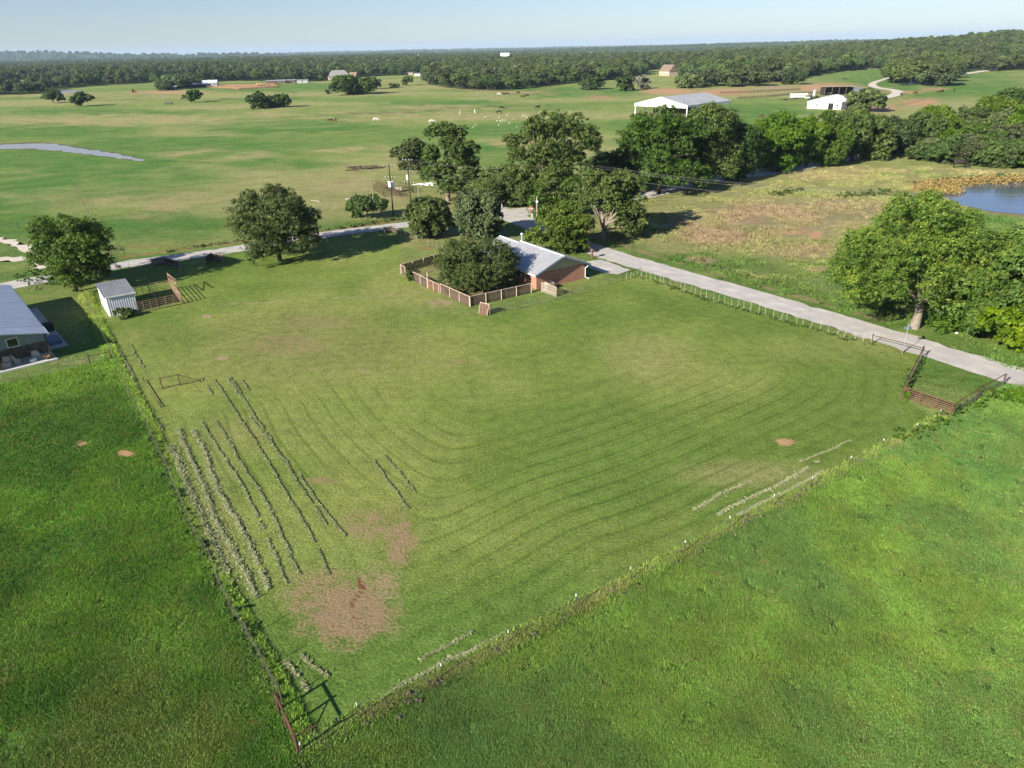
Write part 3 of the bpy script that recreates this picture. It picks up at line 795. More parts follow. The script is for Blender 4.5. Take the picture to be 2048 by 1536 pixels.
def shaped_tree(name, label, base, lobes, lm, seed, leafpx=2.05, dens=1.0, cap=60000, sub=5, fat=1.38, thin=False, **kw):
    """a tree whose limbs end in the leaf masses seen in the photograph, spread in depth round the trunk"""
    b = at(*base); D = depth(b); rng = np.random.default_rng(seed)
    wid = (max(l[0] for l in lobes) - min(l[0] for l in lobes)) * D / FPX
    C3, R3 = [], []
    mx_, my_ = (max(l[0] for l in lobes) + min(l[0] for l in lobes)) / 2, (max(l[1] for l in lobes) + min(l[1] for l in lobes)) / 2
    for (px, py, rp) in lobes:
        dd = math.hypot(px - mx_, py - my_) + 1; sh = min(.6, max(0, fat - 1.08)) * rp * min(1, dd / 40)
        px -= (px - mx_) / dd * sh; py -= (py - my_) / dd * sh
        edge = abs(px - (max(l[0] for l in lobes) + min(l[0] for l in lobes)) / 2) * D / FPX / (wid / 2 + .1)
        half = .42 * wid * math.sqrt(max(.08, 1 - min(1, edge) ** 2)); rp = rp * fat
        for dz in ((-half * rng.uniform(.5, 1), half * rng.uniform(.1, .9)) if not thin else (rng.uniform(-half, half * .6),)):
            q = fwd + rt * (px - 1024) / FPX + up * (768 - py) / FPX; q = q * (D + dz)
            c = np.array([q[0] - b.x, q[1] - b.y, q[2] + CAMH]); r = rp * (D + dz) / FPX
            c[2] = max(c[2], r * .7)
            for _ in range(sub):
                d = rng.normal(size=3); d /= np.linalg.norm(d); k = rng.uniform(.30, .62)
                C3.append(c + d * r * k); R3.append(r * rng.uniform(.48, .68))
    C3 = np.array(C3); R3 = np.array(R3); C3[:, 2] = np.maximum(C3[:, 2], R3 * .6); h = float((C3[:, 2] + R3).max())
    leaf = leafpx * D / FPX; n = int(min(cap, dens * 6 * (4 * math.pi * R3 ** 2).sum() / leaf ** 2 / 3))
    d = dict(trunk_r=.028 * h); d.update(kw)
    return make_tree(name, label, 'tree', (b.x, b.y, 0), h, wid / 2, wid / 2, .1, 1, n, leaf, lm, seed, given=(C3, R3), **d)

BB = dict
shaped_tree('pecan_tree', 'dark full tree behind the small white shed at far left', (152, 583), [(86, 459, 26), (146, 454, 24), (180, 462, 28), (198, 490, 28), (213, 527, 18), (146, 496, 30), (96, 485, 28), (78, 519, 22), (109, 527, 28), (156, 532, 32), (195, 543, 22), (151, 566, 22), (125, 558, 18)], L_GREEN, 1)
shaped_tree('pecan_tree', 'broad dark tree alone on the lawn by the side road, between two gate panels', (560, 522), [(567, 391, 23), (534, 397, 26), (584, 403, 23), (491, 413, 28), (555, 434, 40), (620, 432, 20), (604, 440, 25), (501, 444, 36), (475, 456, 18), (614, 465, 24), (522, 481, 34), (573, 489, 34), (508, 512, 16), (614, 493, 18), (636, 485, 9)], L_GREEN, 2)
shaped_tree('live_oak', 'rounded grey green tree inside the wooden yard fence beside the brick house', (952, 580), [(902,499,21),(933,493,20),(972,493,20),(1005,503,20),(890,524,21),(925,524,23),(966,522,23),(1007,528,21),(1025,519,14),(888,552,18),(921,558,23),(956,554,21),(995,558,23),(1023,548,16),(909,575,16),(941,577,16),(976,569,16)], L_CEDAR, 3, leafpx=1.55, cap=70000, fat=1.34, nlimb=5)
ptree('cedar_tree', 'rounded grey green tree by the side road, left one of the two behind the house', (858, 475), 396, 815, 902, L_CEDAR, 4, nlobe=40, lowf=.04, lob=(.22, .32), kr=(.5, .7), dens=1.2)
ptree('cedar_tree', 'taller rounded grey green tree, right one of the two behind the house', (958, 476), 385, 914, 1000, L_CEDAR, 5, nlobe=44, lowf=.0, lob=(.22, .32), kr=(.5, .7), dens=1.2)
ptree('elm_tree', 'bushy mid green tree between the house roof and the road', (1118, 500), 413, 1056, 1182, L_GREEN, 6, nlobe=26, lowf=.05)
shaped_tree('hackberry_tree', 'olive green tree with broken pale limbs beside the road past the house', (1208, 480), [(1160, 374, 17), (1184, 359, 18), (1215, 364, 20), (1244, 360, 18), (1268, 368, 16), (1166, 398, 18), (1195, 394, 20), (1225, 392, 20), (1252, 388, 20), (1273, 409, 18), (1244, 417, 20), (1215, 413, 12), (1273, 437, 20), (1254, 456, 17), (1281, 456, 15)], L_WILLOW, 7, dead=5, bark=BARKP, fork=.16, trunk_r=.42)
shaped_tree('pecan_tree', 'tall open tree with pale limbs showing behind the utility poles', (896, 402), [(867, 262, 17), (890, 256, 14), (914, 274, 20), (908, 303, 20), (949, 300, 17), (946, 327, 13), (928, 318, 18), (861, 315, 18), (855, 347, 20), (884, 353, 23), (899, 376, 20), (943, 356, 20), (966, 365, 15), (890, 286, 12)], L_GREEN, 8, bark=BARKP, nlimb=14, inner=.1, fat=1.3, limb_r=.3)
ptree('hackberry_tree', 'smaller greyish tree behind the second utility pole', (822, 338), 277, 783, 856, L_OAK, 9, nlobe=16, lowf=.0)
shaped_tree('pecan_tree', 'large spreading tree with pale forked limbs above the road junction', (1085, 420), [(1025, 283, 17), (1031, 309, 17), (1066, 265, 26), (1107, 256, 29), (1148, 256, 26), (1177, 274, 24), (1189, 294, 15), (1084, 297, 26), (1125, 303, 22), (1154, 318, 20), (1060, 318, 20), (1107, 341, 23), (1054, 371, 28), (1107, 376, 26), (1133, 353, 20), (1016, 362, 23), (1045, 394, 18)], L_GREEN, 10, bark=BARKP, nlimb=14, trunk_r=.45, inner=.1, limb_r=.3)
ptree('elm_tree', 'low leafy tree left of the road junction under the tall pale limbed trees', (990, 412), 338, 938, 1046, L_BRIGHT, 11, nlobe=16, lowf=.1)
ptree('elm_tree', 'dense low tree just behind the stop sign', (1120, 425), 350, 1060, 1180, L_GREEN, 12, nlobe=16, lowf=.05)
ptree('pecan_tree', 'dark shaded tree in the gap between the two largest crowns of the tree line', (1226, 372), 300, 1176, 1280, L_DARK, 13, nlobe=16, lowf=.02)
shaped_tree('pecan_tree', 'tallest broad tree of the tree line, before the white pavilion barn', (1318, 388), [(1262, 267, 24), (1291, 251, 28), (1337, 246, 30), (1378, 258, 30), (1324, 288, 36), (1275, 309, 26), (1308, 325, 26), (1341, 350, 24), (1299, 354, 18), (1366, 296, 28), (1250, 292, 16), (1342, 362, 22), (1382, 348, 26), (1412, 358, 20), (1288, 372, 13)], L_GREEN, 14, nlimb=20, trunk_r=.5, inner=.1)
shaped_tree('pecan_tree', 'dark tree just right of the tallest one in the tree line', (1398, 374), [(1407, 238, 30), (1432, 255, 30), (1395, 280, 32), (1424, 296, 28), (1457, 247, 22), (1448, 305, 32), (1432, 338, 22), (1457, 350, 22)], L_GREEN, 15, trunk_r=.45, nlimb=14)
shaped_tree('pecan_tree', 'narrow very dark tree at the middle of the tree line', (1462, 364), [(1482, 275, 26), (1498, 309, 26), (1473, 313, 30), (1486, 346, 22), (1465, 354, 20)], L_DARK, 16)
ROW = [(1556, 342, 226, 1500, 1612, L_BRIGHT), (1612, 333, 238, 1572, 1652, L_GREEN), (1662, 330, 224, 1625, 1706, L_BRIGHT), (1704, 322, 220, 1668, 1742, L_GREEN), (1746, 318, 230, 1706, 1782, L_GREEN), (1790, 308, 236, 1748, 1832, L_DARK), (1838, 300, 226, 1790, 1880, L_BRIGHT), (1886, 288, 214, 1838, 1930, L_GREEN), (1935, 278, 216, 1884, 1986, L_BRIGHT), (1985, 272, 194, 1930, 2040, L_GREEN), (2035, 262, 178, 1975, 2090, L_DARK), (2090, 300, 200, 2030, 2150, L_GREEN)]
WORDS = ['first', 'second', 'third', 'fourth', 'fifth', 'sixth', 'seventh', 'eighth', 'ninth', 'tenth', 'eleventh', 'twelfth']
for i, (bx, by, yt, xl, xr, lm) in enumerate(ROW):
    ptree('roadside_tree', WORDS[i] + ' tree from the left in the right half of the roadside tree line', (bx, by), yt, xl, xr, lm, 30 + i, nlobe=20, lowf=.05, lob=(.24, .38), group='trees in the right half of the tree line')
# the thicket on the right behind the pond
TH = [(1800, 292, 262, 60), (1835, 305, 268, 70), (1868, 300, 262, 76), (1905, 322, 268, 84), (1950, 326, 272, 90), (1992, 330, 278, 88), (2034, 332, 280, 90), (1880, 312, 276, 70), (1925, 308, 258, 80), (1972, 306, 250, 90), (2018, 308, 246, 90), (2052, 300, 236, 80), (1945, 288, 238, 80), (1998, 284, 222, 90), (1856, 320, 286, 60), (2075, 335, 280, 90), (2110, 330, 260, 90)]
for i, (bx, by, yt, w) in enumerate(TH):
    ptree('thicket_tree', ('rounded low tree of the thicket behind the pond, ' + ('near its left end' if bx < 1890 else 'near the middle' if bx < 1975 else 'by the right edge')), (bx, by), yt, bx - w * .62, bx + w * .62, (L_BRIGHT, L_OAK, L_GREEN)[i % 3], 60 + i, nlobe=14, lowf=-.05, lob=(.28, .4), group='low trees of the thicket behind the pond', dens=.8)
# the big yellow green tree and its neighbours on the right
shaped_tree('pecan_tree', 'big yellow green tree with a thick pale trunk across the road at right', (1828, 656), [(1860, 409, 30), (1795, 412, 24), (1893, 418, 26), (1828, 435, 38), (1926, 444, 24), (1945, 438, 14), (1763, 444, 22), (1724, 490, 34), (1688, 503, 24), (1672, 532, 18), (1711, 545, 28), (1782, 500, 40), (1795, 545, 34), (1860, 487, 38), (1926, 500, 40), (1984, 506, 34), (1887, 532, 40), (1958, 545, 40), (2017, 532, 30), (1698, 571, 14), (1789, 591, 18), (1877, 578, 28), (1926, 594, 28), (1975, 591, 26), (1700, 592, 20), (1730, 600, 22), (1762, 575, 26), (1846, 604, 20), (1675, 560, 20)], L_PECAN, 90, bark=BARKP, trunk_r=.55, fork=.20, nlimb=12, limb_r=.34, cap=170000, inner=.05, leafpx=1.9, sub=5, fat=1.5)
ptree('pecan_tree', 'yellow green tree leaning out of the right edge behind the biggest one', (2010, 655), 470, 1880, 2150, L_PECAN, 91, nlobe=50, lowf=.08, lob=(.15, .26), cap=50000, inner=.12)
ptree('pecan_tree', 'low yellow green tree at the right edge nearest the road', (2050, 690), 560, 1962, 2180, L_PECAN, 92, nlobe=24, lowf=.0, lob=(.2, .32))
ptree('elm_tree', 'low leafy growth to the right of the thick pale trunk', (1925, 655), 590, 1868, 1990, L_BRIGHT, 93, nlobe=14, lowf=.0)
ptree('mesquite_tree', 'small flat topped tree with two thin stems below the first utility pole', (735, 438), 393, 700, 772, L_BRIGHT, 94, nlobe=12, lowf=.42, trunk_r=.14, lob=(.3, .42))
ptree('mesquite_tree', 'drooping low shrub tree touching the flat topped one', (712, 436), 400, 692, 732, L_BRIGHT, 95, nlobe=8, lowf=.1, trunk_r=.1, lob=(.3, .42))
# shrubs
for i, (bx, by, yt, xl, xr, lm, lb) in enumerate([(247, 634, 616, 228, 268, L_DARK, 'low dark bush against the white ribbed shed wall'), (820, 562, 540, 811, 830, L_BRIGHT, 'small round bush growing at the wooden yard fence opening'), (872, 410, 396, 860, 890, L_CEDAR, 'little bush below the tall pale limbed tree'), (1010, 395, 372, 985, 1030, L_DARK, 'dark shrub behind the road junction'), (1040, 410, 388, 1010, 1068, L_DARK, 'dark shrub left of the stop sign'), (1660, 330, 300, 1645, 1688, L_BRIGHT, 'bright young tree standing before the shaded road'), (1815, 800, 783, 1803, 1822, L_BRIGHT, 'weedy bush at the hinge post of the red pipe gate'), (1978, 790, 775, 1960, 2000, L_BRIGHT, 'leafy weeds on the pipe fence at right'), (2030, 800, 783, 2005, 2060, L_BRIGHT, 'leafy weeds on the fence at the right edge'), (1780, 640, 622, 1760, 1800, L_GREEN, 'low bush left of the thick pale trunk'), (935, 412, 392, 915, 952, L_GREEN, 'small bush at the foot of the tall tree by the road'), (963, 392, 374, 950, 978, L_DARK, 'small dark bush above the gravel junction')]):
    ptree('bush', lb, (bx, by), yt, xl, xr, lm, 120 + i, cat='bush', nlobe=8, lowf=-.1, lob=(.35, .5), trunk_r=.05)
# lone far trees
LONE = [(107, 206, 179, 88, 128, 'oak_tree', 'leftmost of two lone oaks in the far left pasture', L_DARK, .18), (163, 213, 184, 142, 183, 'oak_tree', 'right one of two lone oaks in the far left pasture', L_DARK, .14), (383, 205, 179, 364, 405, 'oak_tree', 'lone round oak in front of the red dirt corral', L_GREEN, .16), (518, 217, 184, 495, 548, 'oak_tree', 'larger oak of the touching pair in the middle pasture', L_DARK, .0), (558, 215, 189, 536, 578, 'oak_tree', 'smaller oak of the touching pair in the middle pasture', L_DARK, .0), (710, 189, 151, 666, 750, 'live_oak', 'very wide dark oak in the pasture below the brown roofed house', L_DARK, .0), (745, 178, 155, 728, 762, 'live_oak', 'thin sprawling oak joined to the right of the widest one', L_OAK, .2), (813, 171, 152, 803, 826, 'oak_tree', 'small lone oak in the far middle clearing', L_GREEN, .1), (787, 176, 166, 778, 800, 'oak_tree', 'low round bush like oak right of the widest one', L_GREEN, -.1), (655, 188, 179, 650, 661, 'oak_tree', 'tiny round bush left of the widest dark oak', L_OAK, -.1),
 (1183, 179, 151, 1160, 1207, 'live_oak', 'rounded oak at the wood edge left of the grey bare tree', L_DARK, .0), (1249, 182, 152, 1232, 1268, 'live_oak', 'dark oak standing beside the grey bare tree', L_DARK, .05), (1281, 178, 150, 1266, 1300, 'dead_tree', 'grey leafless looking tree beside a dark oak', GREYTW, .1), (1380, 176, 147, 1352, 1405, 'live_oak', 'grey green oak behind the roof of the white pavilion barn', L_OAK, .03), (1408, 172, 140, 1380, 1452, 'live_oak', 'wide oak behind the pavilion barn ridge', L_OAK, .05), (1490, 172, 138, 1448, 1530, 'live_oak', 'wide oak above the pipe corral', L_OAK, .1), (1588, 169, 145, 1567, 1610, 'live_oak', 'round oak alone on the slope above the open shed', L_DARK, .08), (1736, 224, 178, 1700, 1766, 'live_oak', 'oak standing right of the white barn', L_OAK, .15), (1712, 222, 196, 1695, 1738, 'live_oak', 'lower oak half hidden behind the white barn', L_OAK, .0), (1630, 204, 192, 1617, 1648, 'live_oak', 'dark bush between the trailer and the silver bin', L_OAK, .0),
 (1795, 166, 128, 1768, 1822, 'live_oak', 'leftmost big oak over the parked cars', L_OAK, .15), (1835, 168, 124, 1806, 1866, 'live_oak', 'middle big oak over the parked cars', L_OAK, .3), (1882, 172, 122, 1852, 1915, 'live_oak', 'rightmost big oak over the parked cars', L_OAK, .1)]
for i, (bx, by, yt, xl, xr, nm, lb, lm, lf) in enumerate(LONE):
    ptree(nm, lb, (bx, by), yt, xl, xr, lm, 160 + i, nlobe=16, lowf=lf, lob=(.26, .4), leafpx=1.5, dens=.7 if nm == 'dead_tree' else 1.0, bark=BARKP if nm == 'dead_tree' else BARK)

# ------------------------------------------------------------------ the wood
PROTO = []
for i in range(5):
    rng = np.random.default_rng(300 + i)
    hh, rr_ = ((8.6, 6.0), (10.5, 4.8), (7.4, 5.4), (9.4, 6.6), (8.2, 4.2))[i]
    C3, R3 = lobes_for(rr_ * .8, rr_ * .8, hh * .54, hh * .36, 13, rng, (.28, .42))
    V, t = leaf_cloud(C3, R3, 4200, .34, rng, .10, spray=.75)
    V[:, 2] = np.clip(V[:, 2], .4, None)
    cm = quads_mesh('crown', V, (L_FAR, L_OAK)[i % 2], {'tint': t}, nv=3)
    tb = MB().tube([(0, 0, -.6), (.1, 0, 1.2), (.25, .1, hh * .55)], [.42, .3, .16], 6)
    for k in range(4):
        tb.tube([(.1, 0, 1.6), tuple(C3[k])], [.2, .06], 5)
    PROTO.append((cm, tb.mesh('trunk', BARK)))

def wood_points():
    P = []
    rng = np.random.default_rng(5)
    for (r0, r1, sp, s) in ((330, 1500, 10.4, 1.42), (1500, 3200, 16.0, 2.0), (3200, 7000, 34, 3.2), (7000, 15000, 85, 6.5)):
        ang = R(41)
        n = int((r1 * r1 - r0 * r0) * ang / (sp * sp))
        r = np.sqrt(rng.uniform(r0 * r0, r1 * r1, n)); a = rng.uniform(-ang, ang, n) + np.pi / 2
        x = r * np.cos(a); y = r * np.sin(a)
        k = in_wood(x, y)
        x, y, r = x[k], y[k], r[k]
        sc = s * (.62 + .62 * rng.random(len(x)) ** 1.3 + .35 * (vnoise(x, y, 40, 61) - .5))
        P.append(np.stack([x, y, sc], -1))
    return np.concatenate(P)
WP = wood_points()
wr = np.hypot(WP[:, 0], WP[:, 1])
wpx, wpy = proj(WP[:, 0], WP[:, 1], 0)
score = (wpy - wood_edge(wpx)) + 260 * (600 / wr) ** 1.0 * .12 + 0
vis = (wpx > -10) & (wpx < 2058) & (wr < 1500)
cand = np.where(vis)[0]
order = cand[np.argsort(-(600 / wr[cand] * 20 + np.maximum(wpy[cand] - wood_edge(wpx[cand]), -25) * .6))]
# trees that stand as individuals: the front of the wood, spaced apart
chosen = []
for k in order:
    if len(chosen) >= 285: break
    chosen.append(k)
chosen = np.array(chosen)
rest = np.setdiff1d(np.arange(len(WP)), chosen)
first = {}
def wood_label(px):
    for x1, s in ((60, 'oak at the left end of the wood, by the frame edge'), (320, 'oak in the wood edge behind the small far pond'), (420, 'oak of the grove behind the long corral sheds'), (660, 'oak in the wood edge behind the red dirt corral'), (850, 'oak in the wood edge beside the brown roofed house'), (960, 'oak at the left end of the middle wood by the clearing'), (1110, 'oak in the middle wood edge above the drainage line'), (1240, 'oak in the wood edge left of the grey bare tree'), (1400, 'oak in the wood edge near the tan gabled house'), (1560, 'oak in the wood edge behind the pipe corral'), (1700, 'oak in the wood edge behind the open machine shed'), (1790, 'oak in the wood edge above the winding driveway'), (1930, 'oak in the grove round the parked cars'), (9999, 'oak of the far right wood beside the gravel entrance')):
        if px < x1: return s
rng = np.random.default_rng(8)
for n_, k in enumerate(chosen):
    x, y, s = WP[k]; v = n_ % 5
    lb = wood_label(wpx[k])
    e = empty('oak_tree', (x, y, H1(x, y)), lb, 'tree', rng.uniform(0, 6.28), lb.replace('oak ', 'oaks ', 1))
    e.scale = (s * rng.uniform(.9, 1.12), s * rng.uniform(.9, 1.12), s * rng.uniform(.85, 1.15))
    if v not in first:
        first[v] = (link('crown', PROTO[v][0], e), link('trunk', PROTO[v][1], e))
    else:
        for src in first[v]:
            c = src.copy(); C.objects.link(c); c.parent = e

def gn_scatter(name, pts, scl, rot, var, protos, label, cols=None, mats=(), tilt=None):
    me = bpy.data.meshes.new(name)
    me.vertices.add(len(pts)); me.vertices.foreach_set('co', np.ascontiguousarray(pts, dtype=np.float32).ravel())
    for nm, a, ty in (('scl', scl, 'FLOAT'), ('rot', rot, 'FLOAT')):
        q = me.attributes.new(nm, ty, 'POINT'); q.data.foreach_set('value', np.asarray(a, dtype=np.float32))
    q = me.attributes.new('var', 'INT', 'POINT'); q.data.foreach_set('value', np.asarray(var, dtype=np.int32))
    if cols is not None:
        q = me.attributes.new('icol', 'FLOAT_COLOR', 'POINT'); q.data.foreach_set('color', np.concatenate([cols, np.ones((len(cols), 1))], 1).astype(np.float32).ravel())
    me.update()
    o = link(name, me); tag(o, label, kind='stuff')
    g = bpy.data.node_groups.new(name, 'GeometryNodeTree')
    g.interface.new_socket('Geometry', in_out='INPUT', socket_type='NodeSocketGeometry')
    g.interface.new_socket('Geometry', in_out='OUTPUT', socket_type='NodeSocketGeometry')
    N = g.nodes; L = g.links
    gi = N.new('NodeGroupInput'); go = N.new('NodeGroupOutput')
    iop = N.new('GeometryNodeInstanceOnPoints')
    g2i = N.new('GeometryNodeGeometryToInstance')
    for p in reversed(protos):
        oi = N.new('GeometryNodeObjectInfo'); oi.inputs['Object'].default_value = p; oi.transform_space = 'ORIGINAL'
        oi.inputs['As Instance'].default_value = True
        L.new(oi.outputs['Geometry'], g2i.inputs[0])
    def na(nm, ty):
        a = N.new('GeometryNodeInputNamedAttribute'); a.data_type = ty; a.inputs[0].default_value = nm; return a.outputs[0]
    L.new(gi.outputs[0], iop.inputs['Points']); L.new(g2i.outputs[0], iop.inputs['Instance'])
    iop.inputs['Pick Instance'].default_value = True
    L.new(na('var', 'INT'), iop.inputs['Instance Index'])
    cx = N.new('ShaderNodeCombineXYZ'); L.new(na('rot', 'FLOAT'), cx.inputs[2]); L.new(cx.outputs[0], iop.inputs['Rotation'])
    cs = N.new('ShaderNodeCombineXYZ')
    for i in range(3): L.new(na('scl', 'FLOAT'), cs.inputs[i])
    L.new(cs.outputs[0], iop.inputs['Scale'])
    L.new(iop.outputs[0], go.inputs[0])
    md = o.modifiers.new('scatter', 'NODES'); md.node_group = g
    return o
rng = np.random.default_rng(77)
rp_ = WP[rest]
pz = hgt(rp_[:, 0], rp_[:, 1]) - np.maximum(rp_[:, 2] - 1.7, 0) * 8.5
gn_scatter('distant_woodland', np.stack([rp_[:, 0], rp_[:, 1], pz], -1), rp_[:, 2], rng.uniform(0, 6.28, len(rest)), rng.integers(0, 5, len(rest)), [first[v][0] for v in range(5)], 'dark oak woodland covering the land out to the horizon')

# ------------------------------------------------------------------ grass
def grassmat():
    m = bpy.data.materials.new('grass_blades'); m.use_nodes = True; nt = m.node_tree
    b = nt.nodes['Principled BSDF']; b.inputs['Roughness'].default_value = .7; b.inputs['Specular IOR Level'].default_value = .2
    a = nd(nt, 'ShaderNodeAttribute', attribute_name='icol', attribute_type='INSTANCER')
    t = nd(nt, 'ShaderNodeAttribute', attribute_name='tint').outputs['Fac']
    oi = nd(nt, 'ShaderNodeObjectInfo').outputs['Random']
    v = mth(nt, 'ADD', rng_map(nt, t, 0, 1, .75, 1.45), rng_map(nt, oi, 0, 1, -.15, .15))
    sv = nd(nt, 'ShaderNodeVectorMath', operation='SCALE'); nt.links.new(a.outputs['Color'], sv.inputs[0]); nt.links.new(v, sv.inputs['Scale'])
    nt.links.new(sv.outputs[0], b.inputs['Base Color'])
    tr = nd(nt, 'ShaderNodeBsdfTranslucent'); nt.links.new(sv.outputs[0], tr.inputs['Color'])
    mx = nd(nt, 'ShaderNodeMixShader'); mx.inputs[0].default_value = .25
    nt.links.new(b.outputs[0], mx.inputs[1]); nt.links.new(tr.outputs[0], mx.inputs[2]); nt.links.new(mx.outputs[0], nt.nodes['Material Output'].inputs['Surface'])
    return m
GRASS = grassmat()
def tuft_mesh(seed, nb, rad, h, w):
    rng = np.random.default_rng(seed)
    V = np.empty((nb, 3, 3)); a = rng.uniform(0, 6.28, nb); r = rad * np.sqrt(rng.random(nb))
    bx, by = r * np.cos(a), r * np.sin(a); a2 = rng.uniform(0, 6.28, nb)
    hh = h * rng.uniform(.5, 1.2, nb); lean = hh * rng.uniform(.2, .9, nb); a3 = rng.uniform(0, 6.28, nb)
    V[:, 0] = np.stack([bx - w * np.cos(a2), by - w * np.sin(a2), 0 * a], -1)
    V[:, 1] = np.stack([bx + w * np.cos(a2), by + w * np.sin(a2), 0 * a], -1)
    V[:, 2] = np.stack([bx + lean * np.cos(a3), by + lean * np.sin(a3), hh], -1)
    return quads_mesh('tuft', V.reshape(-1, 3), GRASS, {'tint': rng.random(nb)}, nv=3)
tuft_hosts = []
def grass_field():
    rng = np.random.default_rng(4)
    N = 900000
    r = 17 + (125 - 17) * rng.random(N) ** 1.25; a = rng.uniform(-R(60), R(60), N) + math.pi / 2
    x = r * np.cos(a); y = r * np.sin(a)
    px, py = proj(x, y, 0)
    inv = (px > -700) & (px < 2750) & (py < 2100)
    lp = sdpoly(px, py, LPAST) > 3; rp = sdpoly(px, py, RPAST) > 3
    fence = (dline(x, y, [tuple(at(*p)[:2]) for p in FIELD[:8]]) < .55) | (dline(x, y, [tuple(at(*p)[:2]) for p in FIELD[7:15]]) < .5)
    col, tl, sc_, sa, sd, mw = ground_cols(x, y)
    keep = inv & ((lp | rp) & (fbm(x, y, .8, 201, 2) > .16 + .22 * rng.random(N)) & (sa < .25 + .5 * rng.random(N)) | fence)
    x, y, col, fence = x[keep], y[keep], col[keep], fence[keep]
    r = r[keep]
    v = rng.uniform(1.0, 2.0, len(x))[:, None]
    col = np.clip(col * v * (1.0 + .0 * v), 0, 1)
    dry = rng.random(len(x)) < .06
    col[dry] = np.array([.20, .19, .08])
    pt = fbm(x, y, 2.6, 221, 3)[:, None]; col = np.clip(col * (.72 + .56 * pt) + np.array([[.03, .012, .0]]) * sstep(.55, .7, fbm(x, y, 1.7, 223, 2))[:, None] * .5, 0, 1) * np.array([[1.28, 1.22, 1.12]])
    s = rng.uniform(.55, 1.15, len(x)) * (.7 + .65 * fbm(x, y, 3.3, 225, 2)) * np.where(fence, 1.5, 1.0) * np.clip(r / 60, .9, 1.5)
    return np.stack([x, y, 0 * x], -1), s, col
GP, GS, GCOL = grass_field()
hosts = []
for i in range(3):
    # one real tuft of each kind stands by the corner post
    o = link('grass_tuft', tuft_mesh(400 + i, 22, .24, .17, .020), None, (*at(430 + i * 9, 1180 + 14 * i)[:2], 0))
    tag(o, 'loose tuft of tall grass at the foot of the left fence', kind='stuff'); hosts.append(o)
_n = 70000; _r = rng.uniform(85, 230, _n); _a = rng.uniform(R(30), R(88), _n)
_x, _y = _r * np.cos(_a), _r * np.sin(_a); _px, _py = proj(_x, _y, 0)
_k = (sdpoly(_px, _py, [(1290, 505), (1500, 572), (1760, 642), (2048, 745), (2060, 440), (1960, 432), (1880, 392), (1840, 360), (2048, 350), (2048, 338), (1820, 318), (1620, 345), (1400, 400), (1300, 400), (1220, 470)]) > 0) & (fbm(_x, _y, 5, 205, 3) > .45)
_x, _y = _x[_k], _y[_k]; _c = ground_cols(_x, _y)[0] * rng.uniform(.75, 1.5, len(_x))[:, None]
GP = np.concatenate([GP, np.stack([_x, _y, 0 * _x], -1)]); GS = np.concatenate([GS, rng.uniform(1.4, 3.0, len(_x))]); GCOL = np.concatenate([GCOL, _c])
gn_scatter('pasture_grass', GP, GS, rng.uniform(0, 6.28, len(GP)), rng.integers(0, 3, len(GP)), hosts, 'tall uncut pasture grass round the mown field', GCOL)
print('grass', len(GP), 'wood', len(WP))

# ------------------------------------------------------------------ buildings
def frame(name, x, y, deg, label, cat, z=0.0, group=None):
    return empty(name, (x, y, z), label, cat, R(deg), group)

def ribs(b, p0, p1, n, w, h, m=0, up_=(0, 0, 1)):
    """standing ribs between two parallel edges p0=(a,b) and p1=(c,d)"""
    for i in range(n + 1):
        t = i / n
        a = Vector(p0[0]).lerp(Vector(p0[1]), t); c = Vector(p1[0]).lerp(Vector(p1[1]), t)
        b.beam(a, c, w, h, m)

# brick ranch house
hx = frame('brick_house', 7.6, 101.9, 33, 'low red brick house with a pale metal gable roof beside the road', 'house')
Wd, Ln, EH, RH = 4.45, 16.0, 2.45, 4.35
b = MB()
b.poly([(-Wd, 0, 0), (Wd, 0, 0), (Wd, 0, EH), (-Wd, 0, EH)]); b.poly([(Wd, 0, 0), (Wd, Ln, 0), (Wd, Ln, EH), (Wd, 0, EH)])
b.poly([(Wd, Ln, 0), (-Wd, Ln, 0), (-Wd, Ln, EH), (Wd, Ln, EH)]); b.poly([(-Wd, Ln, 0), (-Wd, 0, 0), (-Wd, 0, EH), (-Wd, Ln, EH)])
b.obj('brick_wall', BRICK, hx)
sl = (RH - EH + .02) / (Wd + .65)
def gable(y, m, nm, zb=EH + .0):
    g = MB()
    zt = RH - .16
    g.hexa([(-Wd, y, zb), (Wd, y, zb), (0, y, zt)], [(-Wd, y + .1, zb), (Wd, y + .1, zb), (0, y + .1, zt)])
    return g.obj(nm, m, hx)
gable(-.06, TAN, 'gable_siding'); gable(Ln - .04, TAN, 'gable_siding')
bt = MB()
for i in range(-3, 4):
    x = i * 1.2; bt.box(x - .03, -.09, EH + .01, x + .03, -.062, RH - .25 - abs(x) * sl)
bt.obj('siding_batten', TAN, hx)
def roofplane(par, x0, z0, x1, z1, y0, y1, nrib, m, nm='roof', th=.07, ribh=.05):
    r = MB()
    r.hexa([(x0, y0, z0), (x1, y0, z1), (x1, y1, z1), (x0, y1, z0)], [(x0, y0, z0 + th), (x1, y0, z1 + th), (x1, y1, z1 + th), (x0, y1, z0 + th)])
    for i in range(nrib + 1):
        y = y0 + .03 + (y1 - y0 - .06) * i / nrib
        r.beam((x0, y, z0 + th + ribh * .4), (x1, y, z1 + th + ribh * .4), .05, ribh)
    return r.obj(nm, m, par)
ev = EH - .12
for y0, y1, dz in ((-.75, 10.6, 0), (10.62, Ln + .6, -.34)):
    roofplane(hx, -Wd - .65, ev + dz, -.02, RH + dz, y0, y1, int((y1 - y0) / .9), GALV, 'roof_slope')
    roofplane(hx, Wd + .65, ev + dz, .02, RH + dz, y0, y1, int((y1 - y0) / .9), GALV, 'roof_slope')
